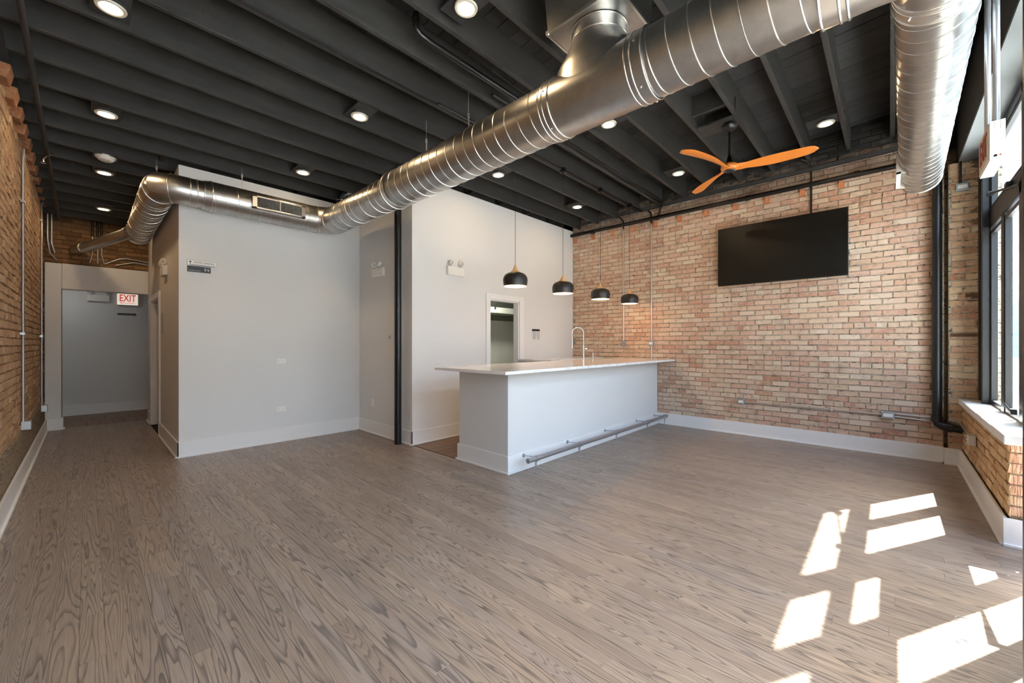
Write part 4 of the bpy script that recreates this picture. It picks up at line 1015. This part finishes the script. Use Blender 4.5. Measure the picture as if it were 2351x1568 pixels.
# ceiling pipes left of duct
p1 = thing('ceiling_pipe', 'black capped pipe between joists left of the square plenum', 'pipe', (2.2, 2.62, 3.7))
MB().sweep([(1.70, 2.60, 3.84), (1.70, 2.60, 3.73), (1.74, 2.60, 3.70), (1.82, 2.60, 3.69), (2.9, 2.60, 3.69)], .024, 16).build('pipe', 'black_paint_pipe', p1, smooth=40)
MB().cyl((1.70, 2.6, 3.75), (1.70, 2.6, 3.80), .032, 16).build('coupling', 'black_paint_pipe', p1, smooth=40)
MB().sweep([(1.9, 2.47, 3.82), (2.05, 2.48, 3.80), (2.2, 2.5, 3.74), (2.5, 2.52, 3.72), (2.9, 2.54, 3.74)], .006, 8).build('cable', 'cord', p1)
p2 = thing('joist_conduit', 'thin black conduit following one joist across the ceiling', 'pipe', (1.5, 3.2, 3.65))
MB().cyl((-.45, 3.17, 3.646), (2.5, 3.17, 3.646), .009, 10).build('conduit', 'black_paint_pipe', p2)
p3 = thing('overhead_pipe', 'black pipe hanging lengthwise under the joists by the left wall', 'pipe', (-.3, 5, 3.5))
MB().cyl((-.30, 1.0, ZJ(1) - .03), (-.30, 9.4, ZJ(9.4) - .03), .019, 14).build('pipe', 'black_wood', p3, smooth=40)
MB().sweep([(-.26, 6.7, 3.43), (-.30, 6.75, 3.42), (-.33, 6.78, 3.38), (-.33, 6.79, 3.34)], .008, 8).cyl((-.33, 6.79, 3.335), (-.33, 6.79, 3.345), .022, 12).build('sprinkler_head', 'chrome', p3, smooth=40)

# ------------------------------------------------------------------ signs
s1 = thing('exit_sign', 'lit EXIT sign with red letters at the end of the corridor', 'sign', (.55, 11.07, 2.2), 'exit signs')
MB().box(.398, .712, 11.05, 11.10, 2.105, 2.335).build('housing', 'white_plastic', s1, bevel=.003)
MB().box(.405, .705, 11.046, 11.05, 2.112, 2.328).build('face', 'exit_face', s1)
text('lettering', 'EXIT', .19, 'exit_red', s1, (.555, 11.044, 2.238), (PI / 2, 0, 0), sx=.62, bold=.002)
MB().box(.455, .655, 11.043, 11.046, 2.145, 2.152).add([(.47, 11.043, 2.135), (.47, 11.043, 2.162), (.445, 11.043, 2.1485), (.47, 11.046, 2.135), (.47, 11.046, 2.162), (.445, 11.046, 2.1485)], [(0, 1, 2), (3, 5, 4), (0, 2, 5, 3), (1, 0, 3, 4), (2, 1, 4, 5)]).build('arrow', 'exit_red', s1)
s2 = thing('arrow_plaque', 'slim dark double-ended arrow plaque under the corridor EXIT sign', 'sign', (.54, 11.09, 1.93))
MB().box(.43, .655, 11.088, 11.1, 1.915, 1.947).build('plate', 'sign_black', s2)
MB().add([(.40, 11.088, 1.931), (.43, 11.088, 1.91), (.43, 11.088, 1.952), (.40, 11.1, 1.931), (.43, 11.1, 1.91), (.43, 11.1, 1.952)], [(0, 1, 2), (5, 4, 3), (0, 3, 4, 1), (2, 5, 3, 0), (1, 4, 5, 2)]) \
    .add([(.69, 11.088, 1.931), (.655, 11.088, 1.905), (.655, 11.088, 1.957), (.69, 11.1, 1.931), (.655, 11.1, 1.905), (.655, 11.1, 1.957)], [(2, 1, 0), (3, 4, 5), (1, 4, 3, 0), (0, 3, 5, 2), (2, 5, 4, 1)]).build('arrow_head', 'sign_black', s2)
EX0, EX1, EY, EZ0, EZ1 = 3.12, 3.425, -.365, 2.268, 2.466
s3 = thing('exit_sign', 'white box EXIT sign hanging from two conduits beside the window', 'sign', (3.27, -.39, EZ0), 'exit signs')
MB().box(EX0, EX1, EY - .052, EY, EZ0, EZ1).build('housing', 'cream_plastic', s3, bevel=.002)
MB().box(EX0 + .008, EX1 - .008, EY, EY + .003, EZ0 + .008, EZ1 - .008).build('face', 'exit_face_dim', s3)
text('lettering', 'EXIT', .17, 'exit_red_dim', s3, ((EX0 + EX1) / 2, EY + .0045, (EZ0 + EZ1) / 2), (PI / 2, 0, PI), sx=.62, bold=.002)
MB().cyl((EX0 - .003, EY - .02, EZ0 + .022), (EX0 + .002, EY - .02, EZ0 + .022), .006, 12).build('test_button', 'black_plastic', s3)
MB().cyl((EX0 - .003, EY - .036, EZ0 + .022), (EX0 + .002, EY - .036, EZ0 + .022), .0035, 12).build('indicator', 'red', s3)
MB().ring((EX0, EY - .028, EZ0 + .10), (1, 0, 0), .007, .0012, 20, 6).box(EX0 - .001, EX0, EY - .037, EY - .036, EZ1 - .045, EZ1).box(EX0 - .001, EX0, EY - .018, EY - .017, EZ1 - .045, EZ1).box(EX0 - .001, EX0, EY - .037, EY - .017, EZ1 - .046, EZ1 - .045).build('knockout', 'sign_grey', s3)
MB().cyl((EX0 + .03, EY - .026, EZ1), (EX0 + .03, EY - .026, 4.08), .0125, 14).cyl((EX1 - .03, EY - .026, EZ1), (EX1 - .03, EY - .026, 4.08), .0125, 14).build('hanging_conduit', 'conduit', s3, smooth=40)
s4 = thing('patio_sign', 'white PATIO DINING sign with an arrow on the white wall', 'sign', (.96, 6.085, 2.33))
MB().box(.815, 1.105, 6.083, 6.09, 2.283, 2.35).build('plate', 'sign_grey', s4)
MB().box(.819, 1.101, 6.081, 6.083, 2.287, 2.346).build('face', 'sign_white', s4)
text('lettering', 'PATIO DINING', .030, 'sign_black', s4, (.98, 6.0805, 2.322), (PI / 2, 0, 0), sx=1.0)
MB().box(.843, 1.09, 6.079, 6.081, 2.291, 2.296).box(.843, .848, 6.079, 6.081, 2.296, 2.325).add([(.832, 6.079, 2.322), (.859, 6.079, 2.322), (.8455, 6.079, 2.341), (.832, 6.081, 2.322), (.859, 6.081, 2.322), (.8455, 6.081, 2.341)], [(0, 1, 2), (5, 4, 3), (0, 3, 4, 1), (1, 4, 5, 2), (2, 5, 3, 0)]).build('arrow', 'sign_black', s4)
s5 = thing('restroom_sign', 'black washroom sign with figure symbols under the patio sign', 'sign', (.93, 6.085, 2.24))
MB().box(.818, 1.044, 6.081, 6.09, 2.208, 2.277).build('plate', 'sign_black', s5, bevel=.003)
text('lettering', 'Washrooms', .026, 'pale_grey', s5, (.885, 6.0795, 2.226), (PI / 2, 0, 0), sx=.9)
fg_ = MB()
for cx in (.990, 1.022):
    w_ = .011
    pts = [(cx, 2.262), (cx + w_, 2.243), (cx, 2.222), (cx - w_, 2.243)] if cx < 1 else [(cx - w_, 2.252), (cx + w_, 2.252), (cx + .004, 2.222), (cx - .004, 2.222)]
    fg_.add([(a, 6.079, b) for a, b in pts] + [(a, 6.081, b) for a, b in pts], [(3, 2, 1, 0), (0, 1, 5, 4), (1, 2, 6, 5), (2, 3, 7, 6), (3, 0, 4, 7)])
    fg_.cyl((cx, 6.079, 2.266), (cx, 6.081, 2.266), .0038, 10)
fg_.box(1.0055, 1.0075, 6.079, 6.081, 2.22, 2.268)
fg_.build('figure_symbol', 'pale_grey', s5)
# emergency lights
def emergency(label, c, axis, heads, grp='twin-head emergency lights'):
    x, y, z = c; t = thing('emergency_light', label, 'light', c, grp)
    W, Hh, D = .30, .125, .05
    if axis == '-y': MB().box(x - W / 2, x + W / 2, y - D, y, z - Hh / 2, z + Hh / 2).build('housing', 'white_plastic', t, bevel=.006)
    else: MB().box(x - D, x, y - W / 2, y + W / 2, z - Hh / 2, z + Hh / 2).build('housing', 'white_plastic', t, bevel=.006)
    for (o_, dirv) in heads:
        d = Vector(dirv).normalized()
        p = Vector((x + o_, y - D / 2 - .005, z + Hh / 2 + .055)) if axis == '-y' else Vector((x - D / 2 - .005, y + o_, z + Hh / 2 + .055))
        h = MB().sweep([p - d * .03, p - d * .022, p + d * .018, p + d * .022], [.02, .034, .043, .040], 24).build('lamp_head', 'white_plastic', t, smooth=40)
        MB().cyl(p + d * .0221, p + d * .024, .030, 20).build('lamp_glass', simple_c('lamp_reflector'), h)
        MB().cyl(Vector((p.x, p.y, z + Hh / 2 - .002)), p - d * .01, .008, 8).build('lamp_neck', 'sign_grey', t)
    if axis == '-x': MB().cyl((x - D - .002, y - W / 2 + .03, z - .03), (x - D, y - W / 2 + .03, z - .03), .005, 8).build('indicator', 'black_plastic', t)
_cache = {}
def simple_c(n):
    if n not in _cache: _cache[n] = simple(n, (190, 190, 188), .3, .1)
    return _cache[n]
emergency('white twin-head emergency light on the white wall left of the kitchen doorway', (3.66, 4.6, 2.39), '-y', ((-.09, (.5, -1, -.25)), (.10, (.4, -1, -.2))))
emergency('white twin-head emergency light on the grey return wall beside the column', (2.95, 5.45, 2.385), '-x', ((.11, (-.4, -.9, .1)), (-.04, (-1, .35, .3))))
emergency('emergency light on the corridor side wall before the doorway', (.74, 7.20, 2.33), '-x', ((.10, (-1, -.5, .1)), (-.10, (-.8, -.9, .1))))
emergency('faint emergency light on the far vestibule wall left of EXIT', (.15, 11.1, 2.22), '-y', ((-.12, (-.4, -1, -.2)), (.12, (.4, -1, -.2))))
# outlets on plaster
def plate(label, c, axis, w, h, name='wall_outlet', cat='outlet', face='white_plastic'):
    x, y, z = c; t = thing(name, label, cat, c)
    if axis == '-y':
        MB().box(x - w / 2, x + w / 2, y - .007, y, z - h / 2, z + h / 2).build('cover_plate', face, t, bevel=.002)
        m_ = MB().box(x - w * .36, x + w * .36, y - .010, y - .007, z - h * .25, z + h * .25)
        m_.build('socket_face', 'sign_white', t)
        s = MB()
        for k in (-.2, .2): s.box(x + k * w - .005, x + k * w - .003, y - .0115, y - .0095, z - .006, z + .006).box(x + k * w + .003, x + k * w + .005, y - .0115, y - .0095, z - .006, z + .006)
        s.build('socket_slot', 'dark', t)
    else:
        MB().box(x - .007, x, y - w / 2, y + w / 2, z - h / 2, z + h / 2).build('cover_plate', face, t, bevel=.002)
        MB().box(x - .010, x - .007, y - w * .25, y + w * .25, z - h * .34, z + h * .34).build('socket_face', 'sign_white' if face != 'steel_plate' else 'sign_grey', t)
plate('upper of two horizontal white outlets on the white wall', (1.832, 6.09, 1.105), '-y', .115, .072)
plate('lower of two horizontal white outlets on the white wall', (1.832, 6.09, .448), '-y', .115, .072)
plate('small square grey switch on the return wall left of the column', (2.95, 5.165, 1.435), '-x', .07, .06, 'wall_switch', 'switch', 'steel_plate')
plate('low white outlet on the return wall left of the column', (2.95, 5.65, .455), '-x', .07, .115)
hk = thing('wall_hook', 'black wall bracket with two pale loops beside the kitchen doorway', 'hook', (5.475, 4.59, 1.56))
MB().box(5.39, 5.57, 4.565, 4.6, 1.565, 1.60).build('bracket', 'black_plastic', hk, bevel=.004)
for hx in (5.425, 5.535):
    MB().sweep([(hx - .022, 4.575, 1.57), (hx - .022, 4.572, 1.46)] + [(hx - .022 * math.cos(q), 4.572, 1.445 - .025 * math.sin(q)) for q in [PI * k / 6 for k in range(7)]] + [(hx + .022, 4.575, 1.57)], .0045, 8).build('loop', 'sign_grey', hk, smooth=50)
kd = thing('kitchen_diffuser', 'small white vent box at the top corner of the kitchen doorway', 'vent', (4.45, 4.76, 1.98))
MB().box(4.385, 4.50, 4.72, 4.80, 1.93, 2.05).build('casing', 'white_plastic', kd, bevel=.003)
m_ = MB()
for k in range(4): m_.box(4.39, 4.495, 4.716, 4.72, 1.94 + k * .025, 1.948 + k * .025)
m_.build('slat', 'sign_grey', kd)
tb_ = thing('wall_plaque', 'narrow grey plaque on the corridor side wall past the doorway casing', 'sign', (.735, 7.52, 1.65))
MB().box(.728, .74, 7.47, 7.57, 1.50, 1.78).build('plate', 'sign_grey', tb_, bevel=.002)

# floor rings in the sun patch (two small curved scuff marks cut in the finish)
for (x, y, lab) in ((2.93, -.26, 'curved scuff mark, the farther of two in the large sun patch'), (2.71, -.245, 'curved scuff mark, the nearer of two in the large sun patch')):
    pts = [(x + .026 * math.cos(q), y + .026 * math.sin(q), .001) for q in [math.radians(a) for a in range(-30, 140, 12)]]
    o = MB().sweep(pts, .0022, 6).build('floor_ring', simple_c('dull_ring'), smooth=50); tag(o, lab, 'floor fitting', 'curved floor rings')

# ------------------------------------------------------------------ outdoors
gnd = MB().box(-30, 60, -40, -5.2, -.3, -.22).build('ground', 'asphalt'); struct(gnd)
pv = MB().box(-30, 60, -5.2, -.9, -.3, -.14).build('pavement', 'concrete'); struct(pv)
def building(name, label, x0, x1, y0, y1, h, mat, rows, cols):
    t = thing(name, label, 'building', ((x0 + x1) / 2, y1, -.2))
    MB().box(x0, x1, y0, y1, -.2, h).build('wall', mat, t)
    for r in range(rows):
        for c in range(cols):
            xa = x0 + (c + .25) * (x1 - x0) / cols; xb = x0 + (c + .75) * (x1 - x0) / cols
            za = .9 + r * 3.1; f = MB().box(xa - .08, xb + .08, y1, y1 + .08, za - .08, za + 1.7).build('window', 'concrete', t)
            MB().box(xa, xb, y1 + .07, y1 + .1, za, za + 1.6).build('pane', 'far_glass', f)
    for c in range(4):
        ya = y0 + (c + .2) * (y1 - y0) / 4; yb = y0 + (c + .7) * (y1 - y0) / 4
        f = MB().box(x0 - .08, x0, ya - .08, yb + .08, .8, 2.8).build('window', 'concrete', t); MB().box(x0 - .1, x0 - .07, ya, yb, .9, 2.7).build('pane', 'far_glass', f)
    MB().box(x0 - .1, x1 + .1, y0, y1 + .25, h - .4, h).build('cornice', 'concrete', t)
building('street_building', 'pale stone building across the street, seen through the window panes', 7, 34, -30, -20, 7.0, 'facade', 2, 8)
building('corner_building', 'pale building farther along the pavement, glimpsed through the window edge', 20, 34, -14, -1.0, 9.0, 'facade', 2, 3)
building('street_building', 'pale low building across the street, out past the left of the windows', -16, 5, -30, -20, 6.0, 'facade', 1, 6)
tr_ = thing('street_tree', 'green street tree standing beyond the upper window', 'tree', (13, -10, -.2))
MB().sweep([(13, -10, -.2), (13.1, -10, 2), (13.0, -9.9, 4.2)], [.18, .15, .09], 10).build('trunk', 'bark', tr_, smooth=50)
lf = MB()
for _ in range(2600):
    a, b, c_ = random.gauss(0, 1), random.gauss(0, 1), random.gauss(0, 1); n = (a * a + b * b + c_ * c_) ** .5; r = random.random() ** .4
    p = Vector((13 + a / n * 2.3 * r, -9.9 + b / n * 2.3 * r, 5.6 + c_ / n * 1.9 * r))
    d1 = Vector((random.uniform(-1, 1), random.uniform(-1, 1), random.uniform(-.4, .4))).normalized() * .12; d2 = d1.cross(Vector((0, 0, 1))).normalized() * .07
    lf.add([p - d1, p + d2, p + d1, p - d2], [(0, 1, 2, 3)])
lf.build('foliage', 'leaf', tr_, kind='stuff')
